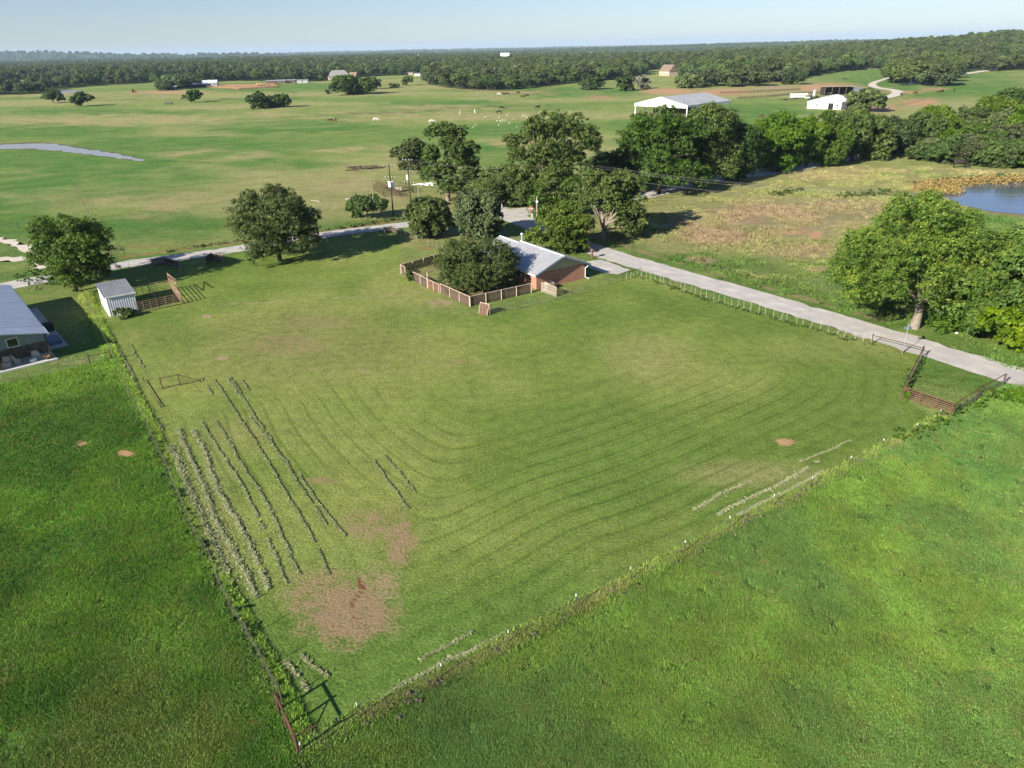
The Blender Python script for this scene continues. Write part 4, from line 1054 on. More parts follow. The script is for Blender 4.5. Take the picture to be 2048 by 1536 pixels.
b = MB(); b.tube([(0, -.8, RH + .07), (0, 10.6, RH + .07)], .09, 6); b.tube([(0, 10.6, RH - .27), (0, Ln + .6, RH - .27)], .09, 6); b.obj('ridge_cap', WMET, hx)
b = MB()
for s in (-1, 1):
    b.hexa([(s * (Wd + .66), -.78, ev - .2), (s * (Wd + .66), -.74, ev - .2), (0, -.74, RH - .2), (0, -.78, RH - .2)], [(s * (Wd + .66), -.78, ev + .05), (s * (Wd + .66), -.74, ev + .05), (0, -.74, RH + .05), (0, -.78, RH + .05)])
b.obj('fascia', BLUEG, hx)
b = MB(); 
for s in (-1, 1): b.box(s * (Wd + .66) - .06, -.7, ev - .12, s * (Wd + .66) + .06, 10.5, ev + .03)
b.obj('gutter', WHITE, hx)
b = MB(); b.tube([(Wd + .66, -.5, ev - .05), (Wd + .2, -.3, ev - .45), (Wd + .08, -.12, ev - .6), (Wd + .08, -.12, .25), (Wd + .5, -.6, .1)], .07, 6); b.obj('downspout', WHITE, hx)
b = MB(); b.tube([(1.6, 12.5, RH - 1.1), (1.6, 12.5, RH + .55)], .16, 10); b.tube([(1.6, 12.5, RH + .55), (1.6, 12.5, RH + .72)], [.26, .2], 10); b.obj('flue_pipe', GALV2, hx)
for y in (4.5, 8.5, 12.5):
    f = MB().box(-Wd - .05, y - .6, .9, -Wd + .02, y + .6, 2.05).obj('window', WHITE, hx)
    MB().box(-Wd - .07, y - .5, 1.0, -Wd - .052, y + .5, 1.95).obj('pane', GLASSD, f)
f = MB().box(-Wd - .06, 1.4, .05, -Wd + .02, 2.35, 2.1).obj('door', WOODR, hx); MB().ell((-Wd - .1, 1.55, 1.0), (.04, .04, .04)).obj('handle', WMET, f)
MB().box(Wd - .02, 12, .9, Wd + .05, 13.4, 2.0).obj('window', WHITE, hx)
# condenser units beside the gable
def acunit(px, py, label, rz, s=1.0, m=FABRIC):
    p = at(px, py); e = empty('condenser_unit', p, label, 'air conditioner', R(rz))
    MB().box(-.45 * s, -.45 * s, .05, .45 * s, .45 * s, .85 * s).obj('cabinet', m, e)
    g = MB()
    for k in range(7): g.box(-.47 * s, -.4 * s, .15 + k * .09 * s, .47 * s, .4 * s, .17 + k * .09 * s)
    g.obj('grille', DARKP, e)
    MB().tube([(0, 0, .86 * s), (0, 0, .9 * s)], .32 * s, 12).obj('fan_guard', BLACK, e)
    MB().box(-.55 * s, -.55 * s, -.02, .55 * s, .55 * s, .048).obj('pad', CONC, e)
acunit(1099, 578, 'grey air conditioner box standing against the brick gable wall', 35, 1.2)
acunit(98, 662, 'black air conditioner box in the shade beside the big metal house', 40, 1.3, BLACK)

# white ribbed shed
sh = frame('metal_shed', -54.4, 91.8, 35, 'small white ribbed metal shed with a flat grey roof at left', 'shed')
b = MB(); SW, SD = 3.5, 6.9
zf, zb_ = 2.75, 2.95
b.box(0, 0, 0, SW, .06, zf - .03); b.box(0, .06, 0, .06, SD, zf - .03); b.box(SW - .06, .06, 0, SW, SD, zf - .03); b.box(.06, SD - .06, 0, SW - .06, SD, zb_ - .03)
b.obj('wall', WHITE, sh)
for i in range(13):
    x = .06 + i * (SW - .12) / 12
    if i == 0: rm = MB().hexa([(-.09, 0, 0), (.09, 0, 0), (.05, -.13, 0), (-.05, -.13, 0)], [(-.09, 0, zf - .06), (.09, 0, zf - .06), (.05, -.13, zf - .06), (-.05, -.13, zf - .06)]).mesh('wall_rib', WMET)
    link('wall_rib', rm, sh, (x, -.001, 0))
for i in range(1, 14):
    link('wall_rib', rm, sh, (-.001, i * SD / 14, 0), -math.pi / 2)
roof = MB(); roof.hexa([(-.2, -.25, zf), (SW + .2, -.25, zf), (SW + .2, SD + .2, zb_), (-.2, SD + .2, zb_)], [(-.2, -.25, zf + .06), (SW + .2, -.25, zf + .06), (SW + .2, SD + .2, zb_ + .06), (-.2, SD + .2, zb_ + .06)])
for i in range(9): 
    x = -.15 + i * (SW + .3) / 8; roof.beam((x, -.25, zf + .075), (x, SD + .2, zb_ + .075), .04, .03)
roof.obj('roof', simple('dull_roof', (.27, .28, .29), (.20, .21, .22), .8, .55, .3, .2), sh)
MB().box(-.2, -.29, zf - .1, SW + .2, -.252, zf + .08).obj('fascia', WHITE, sh)

# large metal house at the left edge
lb = frame('metal_house', -53.9, 77.3, 40.5, 'large metal roofed house with a stone and tin porch wall cut by the left edge', 'house')
X0 = -15.0; slope = .22; EZ = 3.35; LD = 25.0
def rz_(x): return EZ + slope * min(-x, x - X0) if X0 < x < 0 else EZ
XR = X0 / 2; ZR = EZ + slope * -XR
def skew(y): return 0
for (xa, za, xb, zb2) in ((.25, EZ - slope * .25, XR, ZR), (X0 - .25, EZ - slope * .25, XR, ZR)):
    roofplane(lb, xa, za, xb - .01, zb2, 2.4, LD, 26, GALV2, 'roof_slope', ribh=.045)
    roofplane(lb, xa, za - .03, xb - .01, zb2 - .03, -.5, 2.38, 5, simple('porch_roof_metal', (.52, .56, .63), (.46, .50, .57), .6, .3, .5, .35), 'porch_roof', ribh=.045)
b = MB().box(X0, 2.6, 0, 0, 2.8, 1.55); b.obj('stone_wall', STONE, lb)
b = MB()
rs = random.Random(3)
for row in range(6):
    x = X0 + rs.uniform(0, .4)
    while x < -.5:
        w = rs.uniform(.35, .8)
        if x + w > 0: break
        b.box(x, 2.6 - rs.uniform(.02, .07), .02 + row * .25, x + w - .03, 2.6, .245 + row * .25); x += w
st = b.obj('stone', STONE, lb); st['kind'] = 'stuff'
g = MB(); g.hexa([(X0, 2.62, 1.56), (0, 2.62, 1.56), (0, 2.62, EZ - .12), (XR, 2.62, ZR - .12), (X0, 2.62, EZ - .12)], [(X0, 2.76, 1.56), (0, 2.76, 1.56), (0, 2.76, EZ - .12), (XR, 2.76, ZR - .12), (X0, 2.76, EZ - .12)])
for i in range(38):
    x = X0 + .2 + i * .39
    if x < -.1: g.box(x - .03, 2.585, 1.58, x + .03, 2.62, rz_(x) - .15)
g.obj('metal_gable', simple('grey_green_cladding', (.30, .34, .33), (.25, .29, .28), .8, .5, .3), lb)
b = MB().box(-.2, 2.82, 0, 0, LD - .4, EZ - .12).box(X0, 2.82, 0, X0 + .2, LD - .4, EZ - .12).box(X0 + .2, LD - .6, 0, -.2, LD - .4, EZ - .12)
b.obj('wall', simple('side_cladding', (.33, .36, .35), (.28, .31, .3), .8, .5, .3), lb)
for xw in (-3.1, -8.0):
    f = MB().box(xw - .62, 2.52, 1.62, xw + .62, 2.66, 2.75).obj('window', WHITE, lb)
    MB().box(xw - .5, 2.50, 1.74, xw + .5, 2.518, 2.63).obj('pane', GLASSD, f)
for x in (-.05, -5, -10, X0 + .05): MB().box(x - .08, -.2, .12, x + .08, -.04, rz_(x) - .25).obj('porch_post', DARKP, lb)
b = MB().box(X0 - .3, -.45, -.05, .35, 2.59, .12); b.obj('porch_slab', CONC, lb)
b = MB().box(X0 - .3, -.62, -.05, .45, -.452, .15); b.obj('slab_kerb', WHITE, lb)
MB().box(.4, 3.5, -.05, 2.3, LD - 2, .06).obj('side_walk', CONC, lb)
MB().box(.22, -.5, EZ - .18, .34, LD, EZ - .04).obj('gutter', WMET, lb)
# covered chairs and clutter on the porch
def porch(x, y): 
    a = R(40.5); return (-53.9 + x * math.cos(a) - y * math.sin(a), 77.3 + x * math.sin(a) + y * math.cos(a), .12)
for (x, y, r_, l) in ((-4.4, .75, 20, 'left rounded beige covered chair on the metal house porch'), (-3.5, 1.25, 160, 'middle beige covered chair turned sideways on the metal house porch'), (-1.35, 1.2, 200, 'right angular beige covered chair by the porch corner')):
    e = empty('covered_chair', porch(x, y), l, 'chair', R(r_), 'covered chairs on the porch')
    MB().hexa([(-.42, -.4, .0), (.42, -.4, .0), (.45, .45, .0), (-.45, .45, .0)], [(-.36, -.3, .5), (.36, -.3, .5), (.38, .3, .55), (-.38, .3, .55)]).obj('seat', FABRIC, e)
    MB().hexa([(-.45, .15, .5), (.45, .15, .5), (.42, .42, .5), (-.42, .42, .5)], [(-.3, .32, 1.12), (.3, .32, 1.12), (.27, .45, 1.1), (-.27, .45, 1.1)]).obj('backrest', FABRIC, e)
e = empty('storage_box', porch(-1.9, .35), 'small white lidded box near the porch edge', 'box', R(60)); MB().box(-.3, -.2, 0, .3, .2, .3).obj('box_body', WHITE, e); MB().box(-.33, -.23, .301, .33, .23, .36).obj('lid', WHITE, e)
e = empty('flower_pot', porch(-.5, .0), 'yellow flowers in a pot at the porch corner', 'flower pot'); MB().tube([(0, 0, 0), (0, 0, .3)], [.14, .2], 10).obj('pot', RUST, e)
V, t = leaf_cloud([(0, 0, .45), (.2, .1, .4), (-.2, 0, .42)], [.25, .2, .2], 300, .06, np.random.default_rng(9)); link('flowers', quads_mesh('flowers', V, YEL, {'tint': t}, nv=3), e)
e = empty('wooden_bench', porch(-5.9, .6), 'dark brown wooden box seat at the far left of the porch', 'bench', R(40)); MB().box(-.7, -.3, 0, .7, .3, .42).obj('seat', WOODR, e); MB().box(-.7, .32, 0, .7, .4, .9).obj('backrest', WOODR, e)
e = empty('wrapped_pallet', (*at(109, 684)[:2], 0), 'bluish wrapped stack on the walk beside the metal house', 'pallet', R(40)); MB().box(-.7, -1.3, .12, .7, 1.3, .5).obj('wrapped_load', BLUEG, e)
for k in range(4): MB().box(-.72, -1.2 + k * .75, 0, .72, -1.05 + k * .75, .118).obj('pallet_slat', WOODW, e)

# white pavilion barn
AGED = simple('aged_roof', (.34, .35, .36), (.27, .28, .29), .25, .55, .3, .15)
pv = frame('pavilion_barn', 64.6, 380, -47.6, 'wide open sided barn with a white gable front and grey roof beyond the tree line', 'barn')
PWd, PLn, PE, PR = 31.0, 38.0, 5.4, 8.8
for x0, x1 in ((0, PWd / 2 - .05), (PWd, PWd / 2 + .05)):
    roofplane(pv, x0, PE, x1, PR, 0, PLn, 24, AGED, 'roof_slope', .12, .07)
for k in range(5): MB().box(PWd * .55 + 2 + (k % 2) * 5, 5 + k * 7, 0, 0, 0, 0) if 0 else None
b = MB(); b.hexa([(-.2, -.25, PE - 1.1), (PWd + .2, -.25, PE - 1.1), (PWd + .2, -.25, PE + .1), (PWd / 2, -.25, PR + .12), (-.2, -.25, PE + .1)], [(-.2, -.02, PE - 1.1), (PWd + .2, -.02, PE - 1.1), (PWd + .2, -.02, PE + .1), (PWd / 2, -.02, PR + .12), (-.2, -.02, PE + .1)]); b.obj('gable_front', WHITE, pv)
MB().box(PWd + .01, .05, PE - .75, PWd + .15, PLn, PE + .02).obj('eave_trim', GALV2, pv)
pm = MB().box(-.22, -.22, 0, .22, .22, PE - .05).mesh('post', WHITE)
for i in range(6):
    for x in (.25, PWd / 2, PWd - .25): link('post', pm, pv, (x, .3 + i * (PLn - .6) / 5, 0))
for k in range(9): MB().box(.6, .5, .25 + k * .2 - .0, PWd - .6, .56, .37 + k * .2).obj('pen_board', WOODW, pv) if k < 8 else None
for k in range(5): MB().box(PWd - .5, 1 + k * 7, .1, PWd - .42, 7.6 + k * 7, 1.5).obj('pen_panel', WOODW, pv)
MB().box(4, 10, 0, 26, 30, 2.4).obj('hay_stack', simple('old_hay', (.20, .15, .08), (.1, .075, .045), 1.5, .95, .1), pv)

# white gabled barn
wb = frame('white_barn', 157, 395, -40, 'small white gabled barn with one dark doorway', 'barn')
BW, BL, BE, BR_ = 17.0, 19.0, 3.5, 5.9
b = MB(); b.hexa([(0, 0, 0), (BW, 0, 0), (BW, 0, BE), (BW / 2, 0, BR_ - .1), (0, 0, BE)], [(0, BL, 0), (BW, BL, 0), (BW, BL, BE), (BW / 2, BL, BR_ - .1), (0, BL, BE)]); b.obj('wall', WHITE, wb)
for x0, x1 in ((-.4, BW / 2), (BW + .4, BW / 2)): roofplane(wb, x0, BE - .05, x1, BR_, -.3, BL + .3, 12, GALV, 'roof_slope', .1, .06)
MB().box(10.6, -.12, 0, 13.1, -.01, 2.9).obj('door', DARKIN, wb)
for x in (4.5, 15.2): MB().box(x - .4, -.1, 1.5, x + .4, -.01, 2.3).obj('window', GLASSD, wb)
MB().box(BW + .01, 5, 0, BW + .1, 9, 2.8).obj('side_door', GALV2, wb)

# open machine shed
ms = frame('machine_shed', 204.1, 488.6, -3, 'long open fronted machine shed with a dark interior', 'shed')
b = MB().box(0, 8, 0, 18, 8.15, 4.6).box(0, .2, 0, .15, 8, 4.6).box(17.9, 0.2, 0, 18.05, 8, 4.6); b.obj('wall', simple('shaded_tin', (.05, .045, .04), (.035, .03, .028), .6, .8, .2), ms)  # near-black tin: the shade of the open inside is put into its colour
MB().hexa([(-.5, -.6, 5.1), (18.5, -.6, 5.1), (18.5, 8.6, 4.5), (-.5, 8.6, 4.5)], [(-.5, -.6, 5.25), (18.5, -.6, 5.25), (18.5, 8.6, 4.65), (-.5, 8.6, 4.65)]).obj('roof', GALV, ms)
pm = MB().box(-.15, -.15, 0, .15, .15, 5.0).mesh('post', WOODW)
for i in range(5): link('post', pm, ms, (.2 + i * 4.4, 0, 0))
MB().hexa([(18.2, .1, 0), (25.5, 5.0, 0), (25.4, 5.2, 0), (18.1, .3, 0)], [(18.2, .1, 4.6), (25.5, 5.0, 4.2), (25.4, 5.2, 4.2), (18.1, .3, 4.6)]).obj('side_wall', GALV2, ms)

# silver feed bin
e = empty('feed_bin', at(1627, 200), 'narrow silver feed bin by the white trailer', 'bin')
MB().tube([(0, 0, 1.2), (0, 0, 5.2)], 1.0, 14).obj('bin_body', GALV, e, smooth=False); MB().tube([(0, 0, 5.2), (0, 0, 6.0)], [1.05, .15], 14).obj('cone_top', GALV2, e); MB().tube([(0, 0, 1.2), (0, 0, .4)], [1.0, .2], 14).obj('hopper', GALV2, e)
for a in range(4): MB().tube([(.9 * math.cos(a * 1.57), .9 * math.sin(a * 1.57), 0), (.9 * math.cos(a * 1.57), .9 * math.sin(a * 1.57), 1.6)], .06, 5).obj('leg', GALV, e)

def gable_house(name, px, py, w, d, eh, rh, deg, wallm, roofm, label, cat='house', nwin=3, hip=0.0):
    p = at(px, py); p.z = H1(p.x, p.y); e = empty(name, p, label, cat, R(deg))
    b = MB(); b.hexa([(-w / 2, 0, -1), (w / 2, 0, -1), (w / 2, 0, eh), (-w / 2, 0, eh)], [(-w / 2, d, -1), (w / 2, d, -1), (w / 2, d, eh), (-w / 2, d, eh)]); b.obj('wall', wallm, e)
    r = MB(); a = .5
    r.hexa([(-w / 2 - a, -a, eh), (w / 2 + a, -a, eh), (w / 2 + a, d + a, eh), (-w / 2 - a, d + a, eh)], [(-w / 2 - a + hip, d / 2 - .05, rh), (w / 2 + a - hip, d / 2 - .05, rh), (w / 2 + a - hip, d / 2 + .05, rh), (-w / 2 - a + hip, d / 2 + .05, rh)]); r.obj('roof', roofm, e)
    for i in range(nwin):
        x = -w / 2 + (i + .5) * w / nwin; MB().box(x - .6, -.08, .9, x + .6, -.01, min(2.2, eh - .3)).obj('window', GLASSD, e)
    return e
BROOF = simple('brown_shingles', (.24, .17, .13), (.16, .12, .09), 1.2, .9, .1)
gable_house('farmhouse', 680, 160, 26, 14, 4, 11, 20, TAN, simple('grey_shingles', (.3, .29, .28), (.22, .21, .2), 1, .9, .1), 'large steep roofed pale house behind the widest dark oak', hip=6)
MB_ = gable_house('farmhouse', 702, 161, 14, 12, 3.5, 9, -30, TAN, BROOF, 'lower wing house with brown roof right of the steep roofed one', hip=2)
gable_house('farmhouse', 1328, 152, 17, 12, 4.5, 11, -62, TAN, BROOF, 'tan gabled house with brown roof on the edge of the middle wood')
gable_house('white_building', 1010, 127, 20, 16, 20, 22, 0, WHITE, WHITE, 'white block like building standing above the distant wood', 'building', nwin=2)
gable_house('ranch_shed', 420, 172, 15, 12, 3, 6, 12, GALV, simple('blue_white_roof', (.5, .55, .62), (.44, .48, .54), .4, .5, .3), 'pale blue roofed shed at the end of the red dirt corral', 'shed')
for i, (px, py, w, m) in enumerate([(344, 180, 9, GALV), (357, 177, 11, GALV), (379, 176, 10, GALV2), (398, 175, 13, GALV)]):
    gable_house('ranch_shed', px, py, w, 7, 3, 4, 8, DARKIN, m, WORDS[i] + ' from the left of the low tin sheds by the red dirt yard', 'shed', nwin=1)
for i, (px, py, w) in enumerate([(570, 166, 24), (552, 167, 22), (605, 166, 12), (815, 150, 16), (836, 152, 10)]):
    gable_house('ranch_shed', px, py, w, 6, 2.8, 3.6, 3, (WOODW, WOODW, GALV, TAN, WHITE)[i], GALV, ('long low tin shelter behind the corral', 'long brown shelter at the right of the corral', 'short grey tin shelter right of the corral', 'low brown shelter in the clearing beyond the widest oak', 'small white hut in the clearing beyond the widest oak')[i], 'shed', nwin=1)
for i, (px, py, w) in enumerate([(150, 101, 20), (276, 106, 24), (760, 105, 26), (800, 104, 20), (838, 107, 18), (1420, 90, 30), (1472, 88, 22), (1180, 98, 24), (605, 116, 14), (445, 108, 16), (1330, 104, 14), (940, 110, 16)]):
    p0 = at(px, max(py, 122.0)); r_ = 1900 + 260 * i; p0 = Vector((p0.x, p0.y, 0)).normalized() * r_
    z = H1(p0.x, p0.y); e = empty('distant_house', (p0.x, p0.y, z), WORDS[i] + ' of the tiny pale houses in the far woods, the nearest counted first', 'house', R(20 * i), 'tiny far houses')
    b = MB().box(-w / 2, -6, 0, w / 2, 6, 11); b.obj('wall', WHITE, e); MB().hexa([(-w / 2 - 1, -7, 11), (w / 2 + 1, -7, 11), (w / 2 + 1, 7, 11), (-w / 2 - 1, 7, 11)], [(-w / 2, -.2, 15), (w / 2, -.2, 15), (w / 2, .2, 15), (-w / 2, .2, 15)]).obj('roof', GALV, e)

# ------------------------------------------------------------------ vehicles
def car(px, py, rz, label, cat, body, L=4.8, W=1.9, Hh=1.75, pickup=False):
    p = at(px, py); e = empty('parked_' + ('pickup' if pickup else 'car'), (p.x, p.y, H1(p.x, p.y) + .1), label, cat, R(rz))
    h = L / 2; b = MB()
    prof = [(-h, .35), (-h, .85), (-h + .15, 1.0), (h - 1.3, 1.0), (h - .15, .85), (h, .7), (h, .35)] if not pickup else [(-h, .45), (-h, 1.1), (-.2, 1.1), (h - 1.5, 1.15), (h - .2, 1.05), (h, .9), (h, .45)]
    b.hexa([(x, -W / 2, z) for x, z in prof], [(x, W / 2, z) for x, z in prof]); b.obj('body', body, e)
    c = [(-h + .3, 1.0), (-h + .6, Hh), (h - 2.2, Hh), (h - 1.4, 1.0)] if not pickup else [(-.25, 1.1), (-.1, Hh), (h - 2.3, Hh), (h - 1.55, 1.13)]
    g = MB(); g.hexa([(x, -W / 2 + .12, z) for x, z in c], [(x, W / 2 - .12, z) for x, z in c]); g.obj('cabin_glass', GLASSD, e)
    MB().box(c[1][0] + .02, -W / 2 + .1, Hh, c[2][0] - .02, W / 2 - .1, Hh + .05).obj('roof', body, e)
    for sx in (-h * .62, h * .62):
        for s in (-1, 1):
            w_ = MB().tube([(sx, s * (W / 2 - .2), .36), (sx, s * (W / 2 + .02), .36)], .36, 12).obj('wheel', BLACK, e)
            MB().tube([(sx, s * (W / 2 + .02), .36), (sx, s * (W / 2 + .04), .36)], .2, 10).obj('rim', WMET, w_)
    for s in (-.65, .65): MB().box(h - .02, s - .15, .65, h + .03, s + .15, .8).obj('headlight', WMET, e)
    return e
SILV = simple('silver_paint', (.55, .56, .58), (.5, .51, .53), 1, .35, .5)
NAVY = simple('dark_blue_paint', (.03, .045, .09), (.025, .035, .07), 1, .3, .5)
car(1822, 169, 20, 'dark pickup parked under the big oaks beside the driveway', 'pickup', NAVY, 5.8, 2.0, 1.95, True)
car(1832, 166, 15, 'silver car parked under the big oaks between two others', 'car', SILV)
car(1852, 168, 60, 'white pickup parked in the sun patch under the big oaks', 'pickup', WHITE, 5.8, 2.1, 2.0, True)
car(1659, 189, 200, 'white truck parked inside the open machine shed', 'pickup', WHITE, 5.6, 2, 2.0, True)
car(1683, 188.5, 95, 'dark green tractor like truck inside the open machine shed', 'pickup', NAVY, 5.2, 2, 2.1, True)
car(1620, 198, 8, 'white pickup hitched in front of the long stock trailer', 'pickup', WHITE, 6.0, 2.2, 2.4, True)
e = empty('stock_trailer', at(1596, 197), 'long white stock trailer parked behind the white pickup', 'trailer', R(6))
b = MB().box(-4.8, -1.2, .7, 3.8, 1.2, 2.9).box(3.8, -1.1, 1.9, 5.6, 1.1, 2.9); b.obj('trailer_body', WHITE, e)
for x in (-2.4, -1.4):
    for s in (-1.15, 1.15): MB().tube([(x, s - .12, .4), (x, s + .12, .4)], .4, 12).obj('wheel', BLACK, e)
for k in range(4): MB().box(-4.4, -1.23, 1.5 + k * .32, 3.4, -1.201, 1.6 + k * .32).obj('side_slot', GLASSD, e)
e = empty('flat_trailer', at(1575, 200), 'low dark flatbed trailer on the grass left of the white one', 'trailer', R(-8))
MB().box(-5, -1.2, .55, 5, 1.2, .75).obj('deck', DARKP, e)
for x in (-1.8, -.6):
    for s in (-1.1, 1.1): MB().tube([(x, s - .12, .32), (x, s + .12, .32)], .32, 10).obj('wheel', BLACK, e)
MB().beam((5, 0, .6), (7.2, 0, .4), .2).obj('tongue', DARKP, e)
e = empty('farm_tractor', at(268, 185), 'small red tractor parked on the bare red yard at far left', 'tractor', R(10))
MB().box(-1.2, -.6, .8, 2.0, .6, 1.9).obj('body', RED, e); MB().box(-1.3, -.8, 1.9, .3, .8, 3.1).obj('cab', GLASSD, e)
for s in (-1, 1):
    MB().tube([(-.8, s * .8, .9), (-.8, s * 1.25, .9)], .9, 14).obj('wheel', BLACK, e); MB().tube([(1.5, s * .7, .5), (1.5, s * 1.0, .5)], .5, 12).obj('wheel', BLACK, e)

# ------------------------------------------------------------------ fences
def lerp_path(pts, sp, jit=0):
    out = []
    for a, b in zip(pts[:-1], pts[1:]):
        n = max(1, round((b - a).length / sp))
        for i in range(n): out.append(a.lerp(b, i / n) + Vector((random.gauss(0, jit), random.gauss(0, jit), 0)))
    out.append(pts[-1]); return out

POSTM = {}
def post_mesh(kind):
    if kind in POSTM: return POSTM[kind]
    b = MB()
    if kind == 't': b.tube([(0, 0, -.1), (0, 0, 1.28)], .028, 4).tube([(0, 0, 1.12), (0, 0, 1.29)], .034, 4); mm = [DARKP]
    elif kind == 'white': b.tube([(0, 0, -.1), (0, 0, 1.12)], .022, 5); mm = [WPOST]
    elif kind == 'tip': b.tube([(0, 0, -.1), (0, 0, .98)], .030, 4, 0).tube([(0, 0, .981), (0, 0, 1.16)], .036, 5, 1); mm = [DARKP, WHITE]
    elif kind == 'wood': b.tube([(0, 0, -.1), (0, 0, 1.35)], .07, 6); mm = [WOODW]
    elif kind == 'pipe': b.tube([(0, 0, -.1), (0, 0, 1.4)], .055, 7); mm = [RUST]
    elif kind == 'far': b.tube([(0, 0, -.1), (0, 0, 1.5)], .10, 4); mm = [WOODW]
    elif kind == 'thin': b.tube([(0, 0, -.1), (0, 0, 1.2)], .03, 4); mm = [POLEP]
    POSTM[kind] = b.mesh('fence_post', mm); return POSTM[kind]

def fence(name, label, pts, sp, kind, hgts=(.3, .65, 1.0), wr_=.006, jit=.05, world_=False, mesh=0, wmat=None, rail=None, lean=.05):
    P = lerp_path([Vector((*p, 0)) if world_ else at(*p) for p in pts], sp, jit)
    e = empty(name, (P[0].x, P[0].y, 0), label, 'fence')
    o = P[0].copy()
    for p in P:
        q = link('fence_post', post_mesh(kind), e, p - o)
        q.rotation_euler = (random.gauss(0, lean), random.gauss(0, lean), random.uniform(0, 3)); s = random.uniform(.92, 1.06); q.scale = (1, 1, s)
    for h in hgts:
        MB().tube([(p.x - o.x, p.y - o.y, h + random.gauss(0, .02)) for p in P], wr_, 3).obj('fence_wire', wmat or WIRE, e)
    if rail:
        MB().tube([(p.x - o.x, p.y - o.y, rail[0]) for p in P], rail[1], 6).obj('top_rail', rail[2], e)
    if mesh:
        b = MB()
        for a, c in zip(P[:-1], P[1:]):
            n = max(2, int((c - a).length / mesh))
            for i in range(n):
                q = a.lerp(c, i / n) - o; b.beam((q.x, q.y, .05), (q.x, q.y, max(hgts)), .006)
        m_ = b.obj('mesh_wire', wmat or WIRE, e); m_['kind'] = 'stuff'
    return e
fence('wire_fence', 'weedy wire net fence along the left side of the mown field', [(166, 588), (205, 672), (245, 760), (300, 862), (365, 1010), (440, 1170), (565, 1408)], 3.2, 't', (.15, .4, .65, .9, 1.15), .005, .08, mesh=.8, wmat=WIREO)
fence('wire_fence', 'white tipped post fence along the near right side of the mown field', [(604, 1511), (725, 1437), (1020, 1287), (1153, 1217), (1262, 1162), (1366, 1107), (1458, 1060), (1545, 1014), (1620, 976), (1695, 937), (1830, 868), (1878, 840)], 4.6, 'tip', (.4, .75, 1.1), .005, .03)
fence('wire_fence', 'fence of thin white posts beside the main gravel road', [(1282, 552), (1330, 566), (1412, 598), (1530, 630), (1640, 660), (1742, 690)], 1.05, 'white', (.3, .7, 1.05), .006, .10, lean=.12)
fence('wire_fence', 'white picket like stays in the fence from house to road', [(1245, 562), (1282, 550)], .8, 'white', (.4, .8), .006, .03, rail=(1.1, .035, RUST))
fence('wire_fence', 'rusty top rail fence running from the house yard to the road', [(975, 630), (1040, 618), (1112, 600), (1170, 586), (1245, 562)], 2.6, 't', (.35, .7, 1.0), .007, .03, mesh=.3)
fence('wire_fence', 'thin wire fence along the side road behind the field', [(236, 546), (305, 533)], 1.6, 'thin', (.5, .9), .005)
fence('wire_fence', 'stretch of thin posts between the two arched gate panels', [(361, 529), (410, 521)], 1.6, 'thin', (.5, .9), .005)
fence('wire_fence', 'thin post fence along the side road right of the broad dark tree', [(640, 487), (768, 465)], 1.6, 'thin', (.5, .9), .005)
fence('wire_fence', 'faint pale post fence between side road and wooden yard', [(800, 470), (845, 485), (875, 498), (905, 512)], 1.8, 'thin', (.5, .9), .006)
fence('wire_fence', 'old fence beyond the side road at far left', [(0, 462), (37, 458), (62, 452)], 5.0, 'wood', (.5, .8, 1.1), .012)
fence('wire_fence', 'two post gap fence behind the side road past the dark tree', [(222, 512), (249, 508)], 3.4, 'wood', (.6, 1.1), .012)
fence('wire_fence', 'wire fence below the metal house lawn', [(-60, 790), (0, 772), (59, 759), (121, 744), (181, 730), (225, 721)], 7.0, 't', (.4, .8, 1.1), .008)
fence('pipe_fence', 'rusty pipe rail fence leading from the sign pole to the corner gate', [(1742, 690), (1804, 706), (1842, 716)], 4, 'pipe', (.6, .9), .008, .0, rail=(1.2, .045, RUST))
fence('pipe_fence', 'dark weedy pipe fence running down from the road to the red gate', [(1842, 716), (1822, 756), (1803, 795)], 3.0, 'pipe', (.3, .6, .9), .010, .0, rail=(1.25, .045, RUST), mesh=.25)
fence('pipe_fence', 'rusty top rail fence right of the red gate', [(1903, 832), (1950, 803), (2005, 771)], 4.0, 'pipe', (.3, .6, .9), .010, .0, rail=(1.3, .045, RUST), mesh=.25)
fence('wire_fence', 'overgrown wire fence leaving the picture at right below the road', [(2005, 771), (2080, 790), (2200, 815)], 4.0, 't', (.4, .8, 1.1), .008)
fence('corral_fence', 'long pipe corral fence between pavilion and machine shed', [(1475, 199), (1530, 196), (1590, 190), (1645, 187)], 3.2, 'far', (.5, 1.0, 1.4), .13, wmat=WOODW)
fence('corral_fence', 'rear rail of the long corral on the orange slope', [(1440, 188), (1500, 186), (1560, 183), (1600, 181)], 3.2, 'far', (.5, 1.0, 1.4), .13, wmat=WOODW)
ORB = simple('orange_boards', (.42, .24, .13), (.32, .17, .09), .8, .9, .1)
for i, (pts, lab) in enumerate([([(440, 176), (478, 180), (558, 175)], 'front board fence of the orange dirt corral'), ([(470, 173), (515, 173), (560, 169)], 'middle board fence of the orange dirt corral'), ([(555, 175), (548, 171), (512, 170)], 'right end board fence of the orange dirt corral'), ([(635, 160), (665, 159)], 'short orange board fence left of the steep roofed house')]):
    fence('corral_fence', lab, pts, 5, 'far', (.5, 1.0, 1.5), .16, wmat=ORB)
fence('corral_fence', 'row of dark fence posts on the eroded bank below the oak', [(1685, 222), (1720, 224), (1790, 216), (1850, 200)], 3.0, 'far', (.8,), .03)

